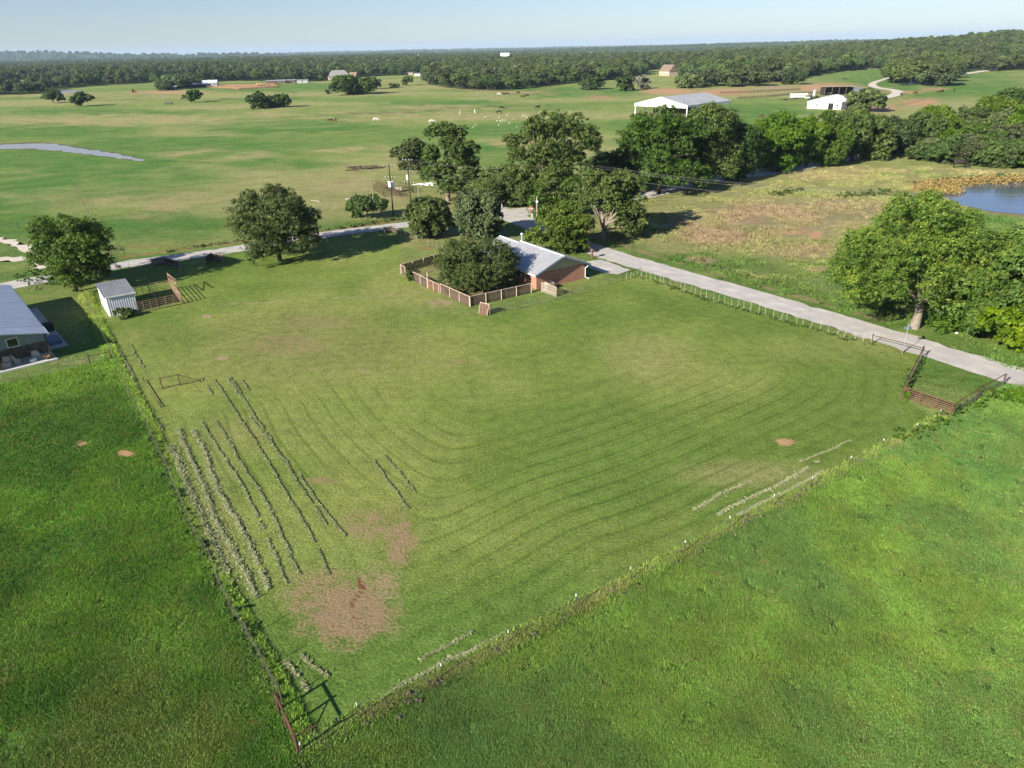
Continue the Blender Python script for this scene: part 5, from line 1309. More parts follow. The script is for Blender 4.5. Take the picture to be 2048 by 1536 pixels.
# wooden yard fence: each plank a part
PLK = {}
def plank_fence(label, segs, h, sp=.27, gap=.05, m=WOODW, railm=WOODP, name='wood_fence', posts=2.4):
    o = at(*segs[0][0]); e = empty(name, o, label, 'fence')
    for seg in segs:
        W = [at(*p) for p in seg]
        for a, b in zip(W[:-1], W[1:]):
            L = (b - a).length; d = (b - a).normalized(); ang = math.atan2(d.y, d.x); nrm = Vector((-d.y, d.x, 0))
            n = max(1, int(L / sp))
            for i in range(n):
                key = (i % 4, m.name, h)
                if key not in PLK:
                    hh = h - .05 - (.0, .05, .12, .03)[i % 4]; w = sp - gap
                    PLK[key] = MB().box(-w / 2, -.011, .04, w / 2, .011, hh).mesh('plank', m)
                q = a + d * ((i + .5) * L / n) - o
                link('plank', PLK[key], e, q, ang + random.gauss(0, .01))
            for z in (h - .03,):
                MB().beam(a - o + Vector((0, 0, z)), b - o + Vector((0, 0, z)), .10, .06).obj('top_rail', railm, e)
            MB().beam(a - o + nrm * .045 + Vector((0, 0, h * .3)), b - o + nrm * .045 + Vector((0, 0, h * .3)), .05, .09).obj('rail', railm, e)
            k = max(1, round(L / posts))
            for i in range(k + 1):
                q = a + d * (i * L / k) - o - nrm * .07; MB().box(q.x - .05, q.y - .05, -.1, q.x + .05, q.y + .05, h + .04).obj('fence_post', railm, e)
    return e
plank_fence('weathered plank fence at the back left of the house yard', [[(803, 547), (868, 527), (905, 518)]], 1.45)
plank_fence('short plank fence corner left of the round bush', [[(803, 547), (812, 552)]], 1.45)
plank_fence('plank fence along the left side of the house yard', [[(828, 562), (856, 576)], [(882, 586), (940, 613)]], 1.45)
plank_fence('plank fence in front of the yard, shaded by the rounded tree', [[(940, 613), (1062, 586)]], 1.45)
plank_fence('reddish gate panel in a pale frame in the yard fence', [[(857, 576), (879, 586)]], 1.35, m=WOODR, name='wood_gate', posts=1.8)
plank_fence('pale picket panel standing right of the yard by the house', [[(1084, 584), (1113, 594)]], 1.45, sp=.2, gap=.07, m=POLEP)
e = empty('timber_frame', at(856, 575), 'pale timber goal frame rising above the yard fence', 'gate frame')
o = at(856, 575); q = at(892, 563) - o
MB().box(-.06, -.06, -.1, .06, .06, 2.25).obj('post', WOODP, e); MB().box(q.x - .06, q.y - .06, -.1, q.x + .06, q.y + .06, 2.25).obj('post', WOODP, e); MB().beam((0, 0, 2.3), (q.x, q.y, 2.3), .1).obj('crossbar', WOODP, e)
# leaning panel
e = empty('leaning_gate', at(958, 628), 'pale plank panel leaning on a post in front of the yard', 'gate', R(-38))
for i in range(5): 
    t = MB().hexa([(i * .28, 0, .02), (i * .28 + .24, 0, .02), (i * .28 + .24, .03, .02), (i * .28, .03, .02)], [(i * .28, .45, 1.5), (i * .28 + .24, .45, 1.5), (i * .28 + .24, .48, 1.5), (i * .28, .48, 1.5)]).obj('plank', WOODR if i % 2 else WOODW, e)
MB().beam((-.03, .42, 1.52), (1.42, .42, 1.52), .07).obj('rail', WOODP, e); MB().beam((-.03, -.03, .05), (-.03, .43, 1.5), .06).obj('rail', WOODP, e); MB().beam((1.42, -.03, .05), (1.42, .43, 1.5), .06).obj('rail', WOODP, e)
MB().box(1.38, .5, -.1, 1.5, .62, 1.55).obj('post', WOODP, e)
# entrance wing panels along the side road
def wing(label, pts, h):
    o = at(*pts[0]); e = empty('gate_wing', o, label, 'gate panel'); W = [at(*p) - o for p in pts]
    for a, b in zip(W[:-1], W[1:]):
        d = b - a; n = max(3, int(d.length / .16))
        for i in range(n):
            q0 = a + d * (i / n); q1 = a + d * ((i + .8) / n); MB().hexa([(q0.x, q0.y, .05), (q1.x, q1.y, .05), (q1.x, q1.y + .03, .05), (q0.x, q0.y + .03, .05)], [(q0.x, q0.y, h - .05), (q1.x, q1.y, h - .05), (q1.x, q1.y + .03, h - .05), (q0.x, q0.y + .03, h - .05)]).obj('slat', WOODW, e)
        MB().beam(a + Vector((0, 0, h)), b + Vector((0, 0, h)), .1).obj('top_rail', POLEP, e)
        MB().beam(a + Vector((0, -.05, .4)), b + Vector((0, -.05, .4)), .07).obj('rail', POLEP, e)
    for a in W: MB().box(a.x - .06, a.y - .06, -.1, a.x + .06, a.y + .06, h + .1).obj('post', POLEP, e)
wing('left slatted wing panel on the side road, behind the pen', [(305, 533), (331, 529), (361, 538)], 1.25)
wing('middle slatted wing panel on the side road, left of the broad dark tree', [(412, 531), (425, 521), (447, 525)], 1.35)
wing('right slatted wing panel near the two grey green trees', [(769, 466), (785, 464), (801, 472)], 1.1)

def pipe_panel(name, label, cat, A, B, h, nr, nv=1, m=RUST, rad=.035, diag=False, zA=None, px=True, z0=.15, pr=.055):
    a = at(*A) if px else Vector((*A, 0)); b = at(*B) if px else Vector((*B, 0)); o = a.copy()
    e = empty(name, o, label, cat); d = b - a
    for i in range(nr):
        z = z0 + (h - z0) * i / max(1, nr - 1); MB().tube([(0, 0, z), (d.x, d.y, z)], rad, 6).obj('rail', m, e)
    for i in range(nv + 2):
        t = i / (nv + 1); end = i in (0, nv + 1)
        MB().tube([(d.x * t, d.y * t, -.1 if end else z0), (d.x * t, d.y * t, h + (.12 if end else 0))], pr if end else rad, 6).obj('post' if end else 'upright', m, e)
    if diag: MB().tube([(0, 0, h), (d.x, d.y, z0)], rad, 6).obj('brace', m, e)
    return e
pipe_panel('pipe_gate', 'red five rail pipe gate at the right corner of the mown field', 'gate', (1805, 797), (1901, 830), 1.2, 6, 2, simple('red_pipe', (.15, .06, .038), (.10, .044, .03), 5, .6, .4), .045)
pen = empty('livestock_pen', at(318, 618), 'pen of pale rusty pipe panels joined to the right side of the white shed', 'pen')
po = at(318, 618)
def pen_panel(A, B, h, nr, nv, rad, name='pen_panel', z0=.15, diag=False):
    a, b_ = at(*A) - po, at(*B) - po; m_ = MB()
    for i in range(nr):
        z = z0 + (h - z0) * i / max(1, nr - 1); m_.tube([(a.x, a.y, z), (b_.x, b_.y, z)], rad, 6)
    for i in range(nv + 2):
        q = a.lerp(b_, i / (nv + 1)); end = i in (0, nv + 1)
        m_.tube([(q.x, q.y, -.05 if end else z0), (q.x, q.y, h + (.12 if end else 0))], .05 if end else rad, 6)
    if diag: m_.tube([(a.x, a.y, h), (b_.x, b_.y, z0)], rad, 6)
    m_.obj(name, RUSTL, pen)
pen_panel((276, 627), (318, 618), 1.55, 6, 2, .03); pen_panel((318, 618), (366, 608), 1.55, 6, 2, .03)
pen_panel((262, 596), (300, 588), 1.55, 6, 2, .03); pen_panel((300, 588), (343, 580), 1.55, 6, 2, .03)
pen_panel((343, 580), (366, 608), 1.6, 6, 3, .035); pen_panel((300, 588), (312, 600), 1.5, 5, 0, .03)
pen_panel((342, 579), (358, 592), 2.5, 2, 0, .045, 'tall_end_frame', 1.75, True)
# braces
e = pipe_panel('pipe_brace', 'rusty pipe gate frame with a long sloping brace in the field at left', 'gate', (325, 778), (361, 771), 1.25, 2, 0, RUST, .035)
o = at(325, 778); a = at(361, 771) - o; c = at(401, 764) - o
MB().tube([(a.x, a.y, 1.25), (c.x, c.y, .15)], .035, 6).obj('brace', RUST, e); MB().tube([(a.x, a.y, .15), (c.x, c.y, .15)], .035, 6).obj('rail', RUST, e)
MB().tube([(c.x, c.y, -.1), (c.x, c.y, .35)], .06, 6).obj('post', RUST, e)
pipe_panel('field_gate', 'dark low gate swung open beside the left fence', 'gate', (288, 762), (322, 815), .35, 1, 0, DARKP, .03)
pipe_panel('pipe_brace', 'rusty H brace where the lawn fence meets the left fence', 'brace', (181, 730), (224, 721), 1.25, 1, 0, RUST, .05, z0=1.1)
a, b_, c = at(558, 1424), at(574, 1457), at(597, 1508)
e = empty('corner_brace', c, 'rusty double H brace at the near corner of the field', 'brace')
A, B = a - c, b_ - c
for q in ((0, 0, 0), A, B): MB().tube([(q[0], q[1], -.2), (q[0], q[1], 1.42)], .075, 8).obj('post', RUST, e)
MB().tube([(0, 0, 1.3), (B.x, B.y, 1.3)], .05, 6).obj('rail', RUST, e); MB().tube([(B.x, B.y, 1.3), (A.x, A.y, 1.3)], .05, 6).obj('rail', RUST, e)
MB().tube([(0, 0, .2), (B.x, B.y, 1.2)], .03, 6).obj('brace', RUST, e)
s = at(640, 1484) - c
MB().tube([(0, 0, 1.25), (s.x, s.y, 1.25)], .045, 6).obj('rail', RUST, e); MB().tube([(s.x, s.y, -.2), (s.x, s.y, 1.35)], .06, 8).obj('post', RUST, e) if 0 else None

# ------------------------------------------------------------------ poles, signs, lines
POLES = []
def pole(base, ytop, label, arms=1, tr=0, r=.14, m=POLEW):
    p = at(*base); h = tall(p, ytop); e = empty('utility_pole', p, label, 'utility pole')
    MB().tube([(0, 0, -.3), (0, 0, h)], [r * 1.25, r * .8], 8).obj('pole', m, e)
    for k in range(arms):
        z = h - .4 - k * 2.4; MB().beam((-1.1, .35, z), (1.1, -.35, z), .11, .13).obj('crossarm', m, e)
        for t in (-1, -.35, .35, 1): MB().tube([(1.05 * t, -.33 * t, z + .06), (1.05 * t, -.33 * t, z + .3)], [.06, .045], 6).obj('insulator', WHITE, e)
    for k in range(tr):
        a = 2.4 + k * 2.2; MB().tube([(.42 * math.cos(a), .42 * math.sin(a), h - 4.6), (.42 * math.cos(a), .42 * math.sin(a), h - 3.5)], .28, 10).obj('transformer', WMET, e)
    POLES.append((p, h)); return e
pole((787, 432), 328, 'dark utility pole with two white transformer cans, left of the pair', 2, 3)
pole((822, 414), 317, 'dark utility pole with stacked crossarms, right of the pair', 3, 1)
pole((1160, 412), 325, 'utility pole with white fittings rising through the trees by the junction', 2, 2)
for (bx, by), yt, l in (((750, 438), 378, 'thin grey pole through the flat topped small tree'), ((838, 402), 364, 'short bleached post right of the utility pole pair')):
    p = at(bx, by); h = tall(p, yt); tag(MB().tube([(0, 0, -.2), (0, 0, h)], [.1, .07], 7).obj('tall_post', POLEP, None, p), l, 'post')
p = at(1074, 442); h = tall(p, 393); e = empty('wooden_post', p, 'pale tall wooden post right of the stop sign', 'post')
MB().tube([(0, 0, -.2), (0, 0, h)], [.17, .13], 8).obj('pole', POLEP, e); MB().box(-.2, -.16, h - 1.2, .2, -.1, h - .8).obj('marker_plate', WMET, e)
pw = at(2220, 505); POLES.append((pw, 9.5)); 
e = empty('utility_pole', pw, 'utility pole beyond the right edge holding the line', 'utility pole'); MB().tube([(0, 0, -.3), (0, 0, 10)], [.18, .12], 8).obj('pole', POLEW, e)
for (i, j, zs, sag, l) in ((0, 1, (0, -2.2), .15, 'short wires between the pair of dark utility poles'), (1, 2, (0, -2.2, -3.2), 1.5, 'sagging wires from the pole pair to the pole in the trees'), (2, 3, (0, -.5, -2.0), 2.2, 'long wires running right over the brown pasture')):
    (p, h), (q, k) = POLES[i], POLES[j]
    e = empty('power_line', p, l, 'power line')
    for n_, z in enumerate(zs):
        for off in ((-.8, .8) if n_ == 0 else (0,)):
            pts = []
            for t in np.linspace(0, 1, 17):
                c_ = p.lerp(q, t) - p; pts.append((c_.x + off, c_.y, (h * (1 - t) + k * t) - .2 + z - 4 * sag * t * (1 - t)))
            MB().tube(pts, .014 if z == 0 else .02, 4).obj('wire', WIRE, e)
# stop sign
p = at(1062, 441); h = tall(p, 413); e = empty('stop_sign', p, 'red octagonal stop sign facing us at the gravel junction', 'sign', R(-6))
MB().tube([(0, .03, -.1), (0, .03, h)], .04, 6).obj('sign_post', GALV, e)
def octo(r, y): return [(r * math.cos(R(22.5 + 45 * k)), y, h - .45 + r * math.sin(R(22.5 + 45 * k))) for k in range(8)]
MB().hexa(octo(.44, -.02), octo(.44, 0.0)).obj('sign_rim', WHITE, e)
pl = MB().hexa(octo(.40, -.03), octo(.40, -.021)).obj('sign_plate', RED, e)
def text(body, size, m, parent, loc, rot, name='lettering'):
    cu = bpy.data.curves.new('t', 'FONT'); cu.body = body; cu.size = size; cu.extrude = .002; cu.align_x = 'CENTER'; cu.align_y = 'CENTER'; cu.offset = .008
    o = bpy.data.objects.new('t', cu); C.objects.link(o); bpy.context.view_layer.update()
    me = bpy.data.meshes.new_from_object(o.evaluated_get(bpy.context.evaluated_depsgraph_get())); bpy.data.objects.remove(o)
    me.materials.clear(); me.materials.append(m); q = link(name, me, parent, loc); q.rotation_euler = rot
text('STOP', .32, WHITE, pl, (0, -.034, h - .45), (R(90), 0, 0))
for px, py, l in ((1064, 436, 'left white marker stake by the junction corner'), (1086, 433, 'right white marker stake by the junction corner'), (1004, 416, 'white marker stake at the back edge of the junction')):
    tag(MB().box(-.07, -.03, -.1, .07, .03, 1.0).obj('marker_stake', WHITE, None, at(px, py)), l, 'stake')
e = empty('mailbox', at(1184, 517), 'brown mailbox on a thick post at the driveway edge', 'mailbox', R(20))
MB().box(-.12, -.12, -.1, .12, .12, 1.15).obj('post', WOODR, e); MB().box(-.22, -.35, 1.15, .22, .35, 1.42).tube([(0, -.35, 1.42), (0, .35, 1.42)], .2, 10).obj('box_body', WOODR, e); MB().box(-.2, -.37, 1.17, .2, -.352, 1.4).obj('door', RUST, e)
p = at(1804, 708); e = empty('street_sign', p, 'thin metal street sign pole at the road by the corner gate', 'sign', R(75))
MB().tube([(0, 0, -.1), (0, 0, 3.6)], .035, 6).obj('sign_post', GALV, e); MB().box(-.45, -.012, 3.25, .45, .012, 3.5).obj('sign_blade', BLUEG, e); MB().box(-.012, -.4, 2.98, .012, .4, 3.22).obj('sign_blade', BLUEG, e)
p = at(1857, 640); tag(MB().box(-.08, -.04, -.1, .08, .04, .9).obj('marker_stake', WHITE, None, p), 'white marker stake just right of the thick pale trunk', 'stake')

# ------------------------------------------------------------------ animals
def skin_mesh(name, joints, edges, m, sub=1):
    me = bpy.data.meshes.new(name); me.from_pydata([j[:3] for j in joints], edges, []); me.update()
    o = bpy.data.objects.new(name, me); C.objects.link(o)
    sk = o.modifiers.new('s', 'SKIN'); sk.use_smooth_shade = True
    for i, j in enumerate(joints):
        r = j[3] if isinstance(j[3], tuple) else (j[3], j[3]); me.skin_vertices[0].data[i].radius = r
    me.skin_vertices[0].data[0].use_root = True
    sb = o.modifiers.new('u', 'SUBSURF'); sb.levels = sub
    bpy.context.view_layer.update()
    out = bpy.data.meshes.new_from_object(o.evaluated_get(bpy.context.evaluated_depsgraph_get()))
    bpy.data.objects.remove(o); out.materials.clear(); out.materials.append(m); out.name = name; return out
def cow_mesh(m, graze=True):
    hz = (.35, 1.55) if graze else (1.55, 1.5)
    J = [(-.75, 0, 1.15, (.30, .34)), (0, 0, 1.12, (.34, .42)), (.65, 0, 1.12, (.30, .40)), (1.05, 0, 1.05 if graze else 1.35, (.17, .22)), (1.35, 0, .65 if graze else 1.55, (.13, .16)), (1.62, 0, .32 if graze else 1.45, (.08, .09)),
         (-.95, .22, .75, (.14, .12)), (-1.02, .22, .42, .06), (-.95, .22, .05, .06), (-.95, -.22, .75, (.14, .12)), (-1.02, -.22, .42, .06), (-.95, -.22, .05, .06),
         (.72, .2, .65, (.10, .09)), (.70, .2, .35, .06), (.72, .2, .05, .06), (.72, -.2, .65, (.10, .09)), (.80, -.2, .35, .06), (.84, -.2, .05, .06), (-1.12, 0, 1.15, .07), (-1.2, 0, .7, .035), (1.33, .2, .8 if graze else 1.62, .04), (1.33, -.2, .8 if graze else 1.62, .04)]
    E = [(0, 1), (1, 2), (2, 3), (3, 4), (4, 5), (0, 6), (6, 7), (7, 8), (0, 9), (9, 10), (10, 11), (2, 12), (12, 13), (13, 14), (2, 15), (15, 16), (16, 17), (0, 18), (18, 19), (4, 20), (4, 21)]
    return skin_mesh('cow', J, E, m)
CM = {(c, g): cow_mesh(m, g) for c, m in (('black', HIDEB), ('brown', HIDER), ('cream', HIDEW)) for g in (True, False)}
def cow(px, py, c, g, rz, label, s=1.0, name='cow'):
    p = at(px, py); p.z = H1(p.x, p.y); o = link(name, CM[(c, g)], None, p, R(rz)); o.scale = (s,) * 3; tag(o, label, name)
cow(1919, 336, 'black', True, -12, 'black cow grazing on the slope above the pond', 1.5)
cow(1522, 236, 'brown', True, 170, 'dark horse grazing between pavilion and white barn', 1.05, 'horse')
for px, py, c, g, rz, l in [(661, 245, 'brown', True, 20, 'left one of two brown cows alone in the open middle pasture'), (672, 244, 'brown', False, 100, 'right one of two brown cows alone in the open middle pasture'), (864, 247, 'cream', True, 10, 'cream cow lying low beyond the tall open tree'), (752, 243, 'cream', True, 0, 'small pale calf far left of the cream cow'), (921, 229, 'cream', False, 80, 'left upright cream cow by the drainage line'), (950, 227, 'cream', False, 95, 'right upright cream cow by the drainage line'), (1003, 219, 'black', True, 10, 'black cow on the drainage line'), (998, 228, 'black', True, 160, 'black cow just below the drainage line'), (1075, 218, 'black', False, 30, 'large black cow at the right end of the drainage line'), (998, 191, 'cream', True, 0, 'cream cow at the orange bank below the wood'), (1007, 190, 'brown', True, 30, 'brown cow beside the cream one at the orange bank'), (1014, 190, 'black', True, 10, 'black cow beside the cream one at the orange bank'), (1036, 188, 'black', True, 30, 'first dark cow right of the orange bank group'), (1045, 196, 'brown', True, 20, 'brown cow lower right of the orange bank group'), (1054, 194, 'black', True, 200, 'black cow lower right of the orange bank group'), (1689, 160, 'brown', True, 5, 'brown cow on the green slope above the machine shed'), (1830, 189, 'brown', True, 15, 'brown cow left on the orange strip below the oaks'), (1802, 192, 'brown', False, 40, 'brown cow beside the driveway bend'), (1876, 187, 'brown', True, 10, 'left cow of the pair at the end of the orange strip'), (1884, 185, 'black', True, 30, 'right cow of the pair at the end of the orange strip'), (1908, 183, 'black', True, 70, 'lone dark cow on the far right green slope')]:
    cow(px, py, c, g, rz, l, 1.25)
eg = skin_mesh('egret', [(0, 0, .42, .09), (.14, 0, .46, .07), (.22, 0, .6, .03), (.26, 0, .72, .03), (.36, 0, .73, .012), (-.16, 0, .36, .04), (.0, .03, .2, .012), (.0, .03, .0, .012), (.0, -.03, .2, .012), (.0, -.03, 0, .012)], [(0, 1), (1, 2), (2, 3), (3, 4), (0, 5), (0, 6), (6, 7), (0, 8), (8, 9)], WHITE, 0)
re_ = random.Random(12)
for i in range(74):
    px = re_.gauss(1080, 52); py = 239 - (px - 1085) * .08 + re_.gauss(0, 6)
    if not (940 < px < 1180): continue
    p = at(px, py); o = link('egret', eg, None, p, re_.uniform(0, 6.28)); o.scale = (1.3,) * 3
    tag(o, 'tiny white egret in the scattered flock on the far pasture', 'egret', 'white egrets in the far pasture')
HORSEG = None

# ------------------------------------------------------------------ debris and loose things
def pile(name, label, cat, px, py, n, L, spread, m, seed, rad=.08, h=.5):
    rr2 = random.Random(seed); p = at(px, py); e = empty(name, p, label, cat)
    for i in range(n):
        a = rr2.gauss(0, .35); x, y, z = rr2.uniform(-spread[0], spread[0]), rr2.uniform(-spread[1], spread[1]), rr2.uniform(.08, h)
        l = L * rr2.uniform(.4, 1); d = Vector((math.cos(a), math.sin(a), rr2.uniform(-.08, .1))) * l / 2
        MB().tube([Vector((x, y, z)) - d, Vector((x, y, z)) + d], rad * rr2.uniform(.6, 1.3), 5).obj('pole_piece', m, e)
pile('scrap_pile', 'long dark pile of old poles in the middle pasture', 'pile', 728, 338, 26, 5.0, (4.2, 1.2), DARKP, 1, .12, .8)
pile('scrap_pile', 'rusty red pieces at the left end of the dark pole pile', 'pile', 703, 342, 6, 2.0, (1.2, .5), RUST, 2, .1, .4)
pile('scrap_pile', 'heap of white pipes and sheets behind the right utility pole', 'pile', 850, 371, 22, 1.8, (2.6, .9), WHITE, 3, .16, .5)
pile('log_pile', 'few bleached logs lying left of the flat topped small tree', 'logs', 700, 399, 5, 2.4, (1.2, .4), POLEP, 4, .14, .25)
pile('log_pile', 'single bleached log above the broad dark tree', 'logs', 627, 404, 2, 2.6, (.8, .2), POLEP, 5, .14, .2)
pile('log_pile', 'brown brush pieces at the right of the yard by the pale panel', 'logs', 1133, 586, 9, .9, (.7, .3), WOODW, 6, .07, .35)
e = empty('cattle_chute', at(755, 388), 'rusty red pipe cattle working pen behind the utility poles', 'pen')
o = at(755, 388)
CH = [(748, 381), (768, 394), (800, 391), (826, 386), (812, 376), (775, 376)]
for i in range(6):
    a, b_ = at(*CH[i]) - o, at(*CH[(i + 1) % 6]) - o
    for z in (.3, .7, 1.1, 1.5): MB().tube([(a.x, a.y, z), (b_.x, b_.y, z)], .05, 5).obj('rail', RUST, e)
    MB().tube([(a.x, a.y, 0), (a.x, a.y, 1.7)], .08, 6).obj('post', RUST, e)
a, b_ = at(752, 376) - o, at(800, 396) - o
for k in (.5, 1.0, 1.4): MB().beam((a.x, a.y, k + .6), (b_.x, b_.y, k), .12).obj('chute_board', RUST, e)
MB().box(at(790, 384).x - o.x, at(790, 384).y - o.y, .3, at(790, 384).x - o.x + 1.8, at(790, 384).y - o.y + 1.0, 1.1).obj('trough', POLEP, e)
tag(MB().tube([(0, 0, .25), (2.6, .4, .25)], .25, 8).obj('fallen_pole', DARKP, None, at(338, 209)), 'dark round trough lying in the far left pasture', 'trough') if 0 else None
tr_ = empty('feed_trough', at(338, 209), 'dark long feeder in the far left pasture', 'feeder', R(5))
MB().box(-2.5, -1, .5, 2.5, 1, 1.3).obj('bunk', DARKP, tr_)
for x in (-2.2, 2.2): MB().box(x - .1, -.9, 0, x + .1, .9, .499).obj('leg', DARKP, tr_)
pole_x = at(152, 382)
e = empty('leaning_pole', pole_x, 'thin dark irrigation like pole in the left pasture with a short crossbar', 'pole')
MB().tube([(0, 0, 0), (0, 0, 1.8)], .05, 5).obj('post', DARKP, e); MB().tube([(0, 0, 1.6), (1.6, 0, 1.6)], .035, 5).obj('crossbar', DARKP, e)
fence('wire_fence', 'thin wire fence crossing the left pasture towards the dark tree', [(150, 382), (165, 405), (182, 438), (200, 470), (225, 508)], 4.0, 't', (.5, 1.0), .015)
for (px, py, k, l) in ((1133, 452, 1, 'pale culvert slab at the road edge behind the house'), (1180, 498, 2, 'pale rock by the mailbox')):
    tag(MB().ell((0, 0, .15), (.9 / k, .5 / k, .25), 0, 8, 5, .12).obj('rock', CONC, None, at(px, py)), l, 'rock')
tag(MB().ell((0, 0, .12), (.16, .12, .14), 0, 8, 5, .1).obj('bucket', WHITE, None, at(1913, 668)), 'small white bucket on the verge right of the pale trunk', 'bucket')

# ------------------------------------------------------------------ hay rows, weeds, reeds
def haymat():
    m, nt, b_ = mat('cut_hay', .9, .1)
    t = nd(nt, 'ShaderNodeAttribute', attribute_name='tint').outputs['Fac']
    c = mixc(nt, rng_map(nt, t, 0, .5, 0, 1), (.12, .155, .05), (.23, .255, .11)); c = mixc(nt, rng_map(nt, t, .5, 1, 0, 1), c, (.36, .36, .19))
    nt.links.new(c, b_.inputs['Base Color']); return m
HAY = haymat()
def windrow(label, pts, w=.28, h=.16, dens=34, sway=.22, bright=0.0, breaks=.10):
    W = [at(*p) for p in pts]; o = W[0].copy(); V = []; T = []
    L = sum((b - a).length for a, b in zip(W[:-1], W[1:])); ph = random.uniform(0, 9)
    rng = np.random.default_rng(int(abs(W[0].x * 31 + W[0].y * 7)) + 5)
    pos = 0
    for a, b_ in zip(W[:-1], W[1:]):
        l = (b_ - a).length; d = (b_ - a) / l; nm = Vector((-d.y, d.x, 0)); n = int(l * dens * 6.5)
        for t in np.sort(rng.random(n)):
            s = pos + t * l
            if vnoise(s, ph * 10, .9, 7) < breaks * (1 + 1.5 * (s > L * .85)): continue
            off = .5 * sway * (math.sin(s * .4 + ph) * .6 + math.sin(s * 1.9 + ph * 2) * .3 + (float(vnoise(s, ph, .5, 3)) - .5)) + rng.standard_t(3) * w * .17
            c = a + d * (t * l) + nm * off - o
            z = abs(rng.normal()) * h * .24 * max(0, 1 - (abs(off) * .3)) + .02
            u = Vector(rng.normal(size=3)); u.z *= .18; u.normalize(); v = u.cross(Vector((rng.normal() * .35, rng.normal() * .35, 1))).normalized(); s1 = rng.uniform(.03, .09); s2 = s1 * rng.uniform(.25, .7)
            for (i, j) in ((-1, -1.3), (1.1, 0), (-1, 1.3)):
                q = c + u * i * s1 + v * j * s2; V.append((q.x, q.y, max(.012, z + q.z)))
            T.append(min(1, max(0, rng.random() * .75 + bright + .08)))
        pos += l
    ob = link('hay_windrow', quads_mesh('hay_windrow', np.array(V), HAY, {'tint': np.array(T)}, nv=3), None, (o.x, o.y, 0)); tag(ob, label, 'hay row'); ob['group'] = 'rows of cut hay on the mown field'
WR = [([(335, 893), (358, 935), (385, 1000), (405, 1050), (420, 1085), (435, 1120), (460, 1168)], .85, .24, 100, .32), ([(355, 858), (375, 900), (405, 970), (420, 1020), (445, 1065), (470, 1100), (492, 1150), (512, 1195)], .40, .2, 75, .25),
 ([(385, 862), (408, 905), (440, 985), (470, 1040), (495, 1085), (520, 1135), (542, 1178)], .38, .2, 70, .25), ([(402, 845), (440, 900), (490, 985), (530, 1060), (555, 1125), (572, 1168)], .2, .13, 45, .05), ([(430, 842), (470, 905), (520, 985), (560, 1065), (600, 1150)], .2, .13, 45, 0),
 ([(428, 760), (470, 820), (510, 885), (555, 955), (600, 1035), (635, 1100), (660, 1150)], .16, .12, 42, -.1), ([(460, 755), (500, 815), (540, 880), (580, 940), (620, 1000), (650, 1050)], .15, .12, 40, -.15), ([(500, 835), (540, 885), (575, 925), (592, 960)], .16, .1, 40, 0), ([(482, 760), (497, 782)], .2, .12, 40, .0), ([(415, 770), (424, 790)], .25, .12, 40, .1), ([(455, 757), (482, 796)], .22, .12, 40, .1),
 ([(310, 838), (325, 862)], .22, .12, 40, .1), ([(745, 920), (775, 962), (818, 1018)], .16, .13, 45, -.05), ([(768, 912), (800, 948), (830, 985)], .14, .1, 40, -.1), ([(600, 948), (640, 1010), (690, 1075)], .13, .1, 34, -.15), ([(570, 1322), (592, 1348), (620, 1380)], .3, .16, 45, .1), ([(600, 1310), (628, 1335), (655, 1356)], .22, .14, 45, .0),
 ([(755, 1405), (820, 1362), (885, 1326), (950, 1296), (1010, 1268)], .26, .14, 45, .2), ([(840, 1322), (880, 1300), (915, 1278), (945, 1262)], .2, .12, 40, .1), ([(1475, 1032), (1530, 1005), (1590, 974), (1650, 940)], .26, .14, 60, .3), ([(1435, 1030), (1490, 1000), (1560, 968), (1640, 922)], .26, .14, 60, .3), ([(1388, 1022), (1440, 990), (1505, 962)], .24, .13, 50, .28), ([(1600, 925), (1660, 900), (1700, 880)], .14, .1, 36, .15),
 ([(260, 690), (275, 716), (288, 735)], .2, .12, 36, .1), ([(240, 700), (262, 745), (276, 775)], .25, .12, 36, .15)]
for i, (pts, w, h, dn, br) in enumerate(WR):
    if i < 11: lb_ = WORDS[min(i, 11)] + ' pale hay row counting right from the left field fence'
    else: lb_ = ['short hay scrap by the left fence below the rusty frame', 'longer of two hay rows alone in the middle of the field', 'shorter of two hay rows alone in the middle of the field', 'faint hay row above the dry brown patch', 'left short hay row near the corner brace', 'right short hay row near the corner brace', 'long hay row along the near right fence', 'short hay row beside the long one by the near right fence', 'hay row on straw turf closest to the white tipped posts', 'middle hay row on the straw coloured turf at right', 'upper hay row on the straw coloured turf at right', 'thin hay row below the orange bare spot', 'thin hay row by the shed end of the left fence', 'ragged hay row along the upper left fence'][i - 11]
    windrow(lb_, pts, w, h, dn, .30 if w > .3 else .2, br)

def foliage_strip(name, label, pts, wid, hh, n, leaf, m, seed, world_=False):
    rng = np.random.default_rng(seed); W = [at(*p) for p in pts]; seg = np.array([(b - a).length for a, b in zip(W[:-1], W[1:])]); cs = []; rs = []
    for _ in range(n):
        k = rng.choice(len(seg), p=seg / seg.sum()); t = rng.random(); c = W[k].lerp(W[k + 1], t); d = (W[k + 1] - W[k]).normalized(); o = rng.normal() * wid
        r = hh * rng.uniform(.35, 1.0); cs.append((c.x - d.y * o, c.y + d.x * o, r * .25)); rs.append(r)
    V, t = leaf_cloud(cs, rs, int(n * 45), leaf, rng); V[:, 2] = np.maximum(V[:, 2], .02)
    o = link(name, quads_mesh(name, V, m, {'tint': t}, nv=3)); tag(o, label, kind='stuff'); return o
foliage_strip('verge_weeds', 'leafy weeds along the far verge of the side road', [(650, 462), (720, 452), (790, 440), (815, 434)], .5, .8, 60, .12, L_GREEN, 1)
foliage_strip('verge_weeds', 'leafy weeds along the far verge of the side road', [(330, 505), (450, 486), (480, 482)], .4, .4, 50, .10, L_BRIGHT, 2)
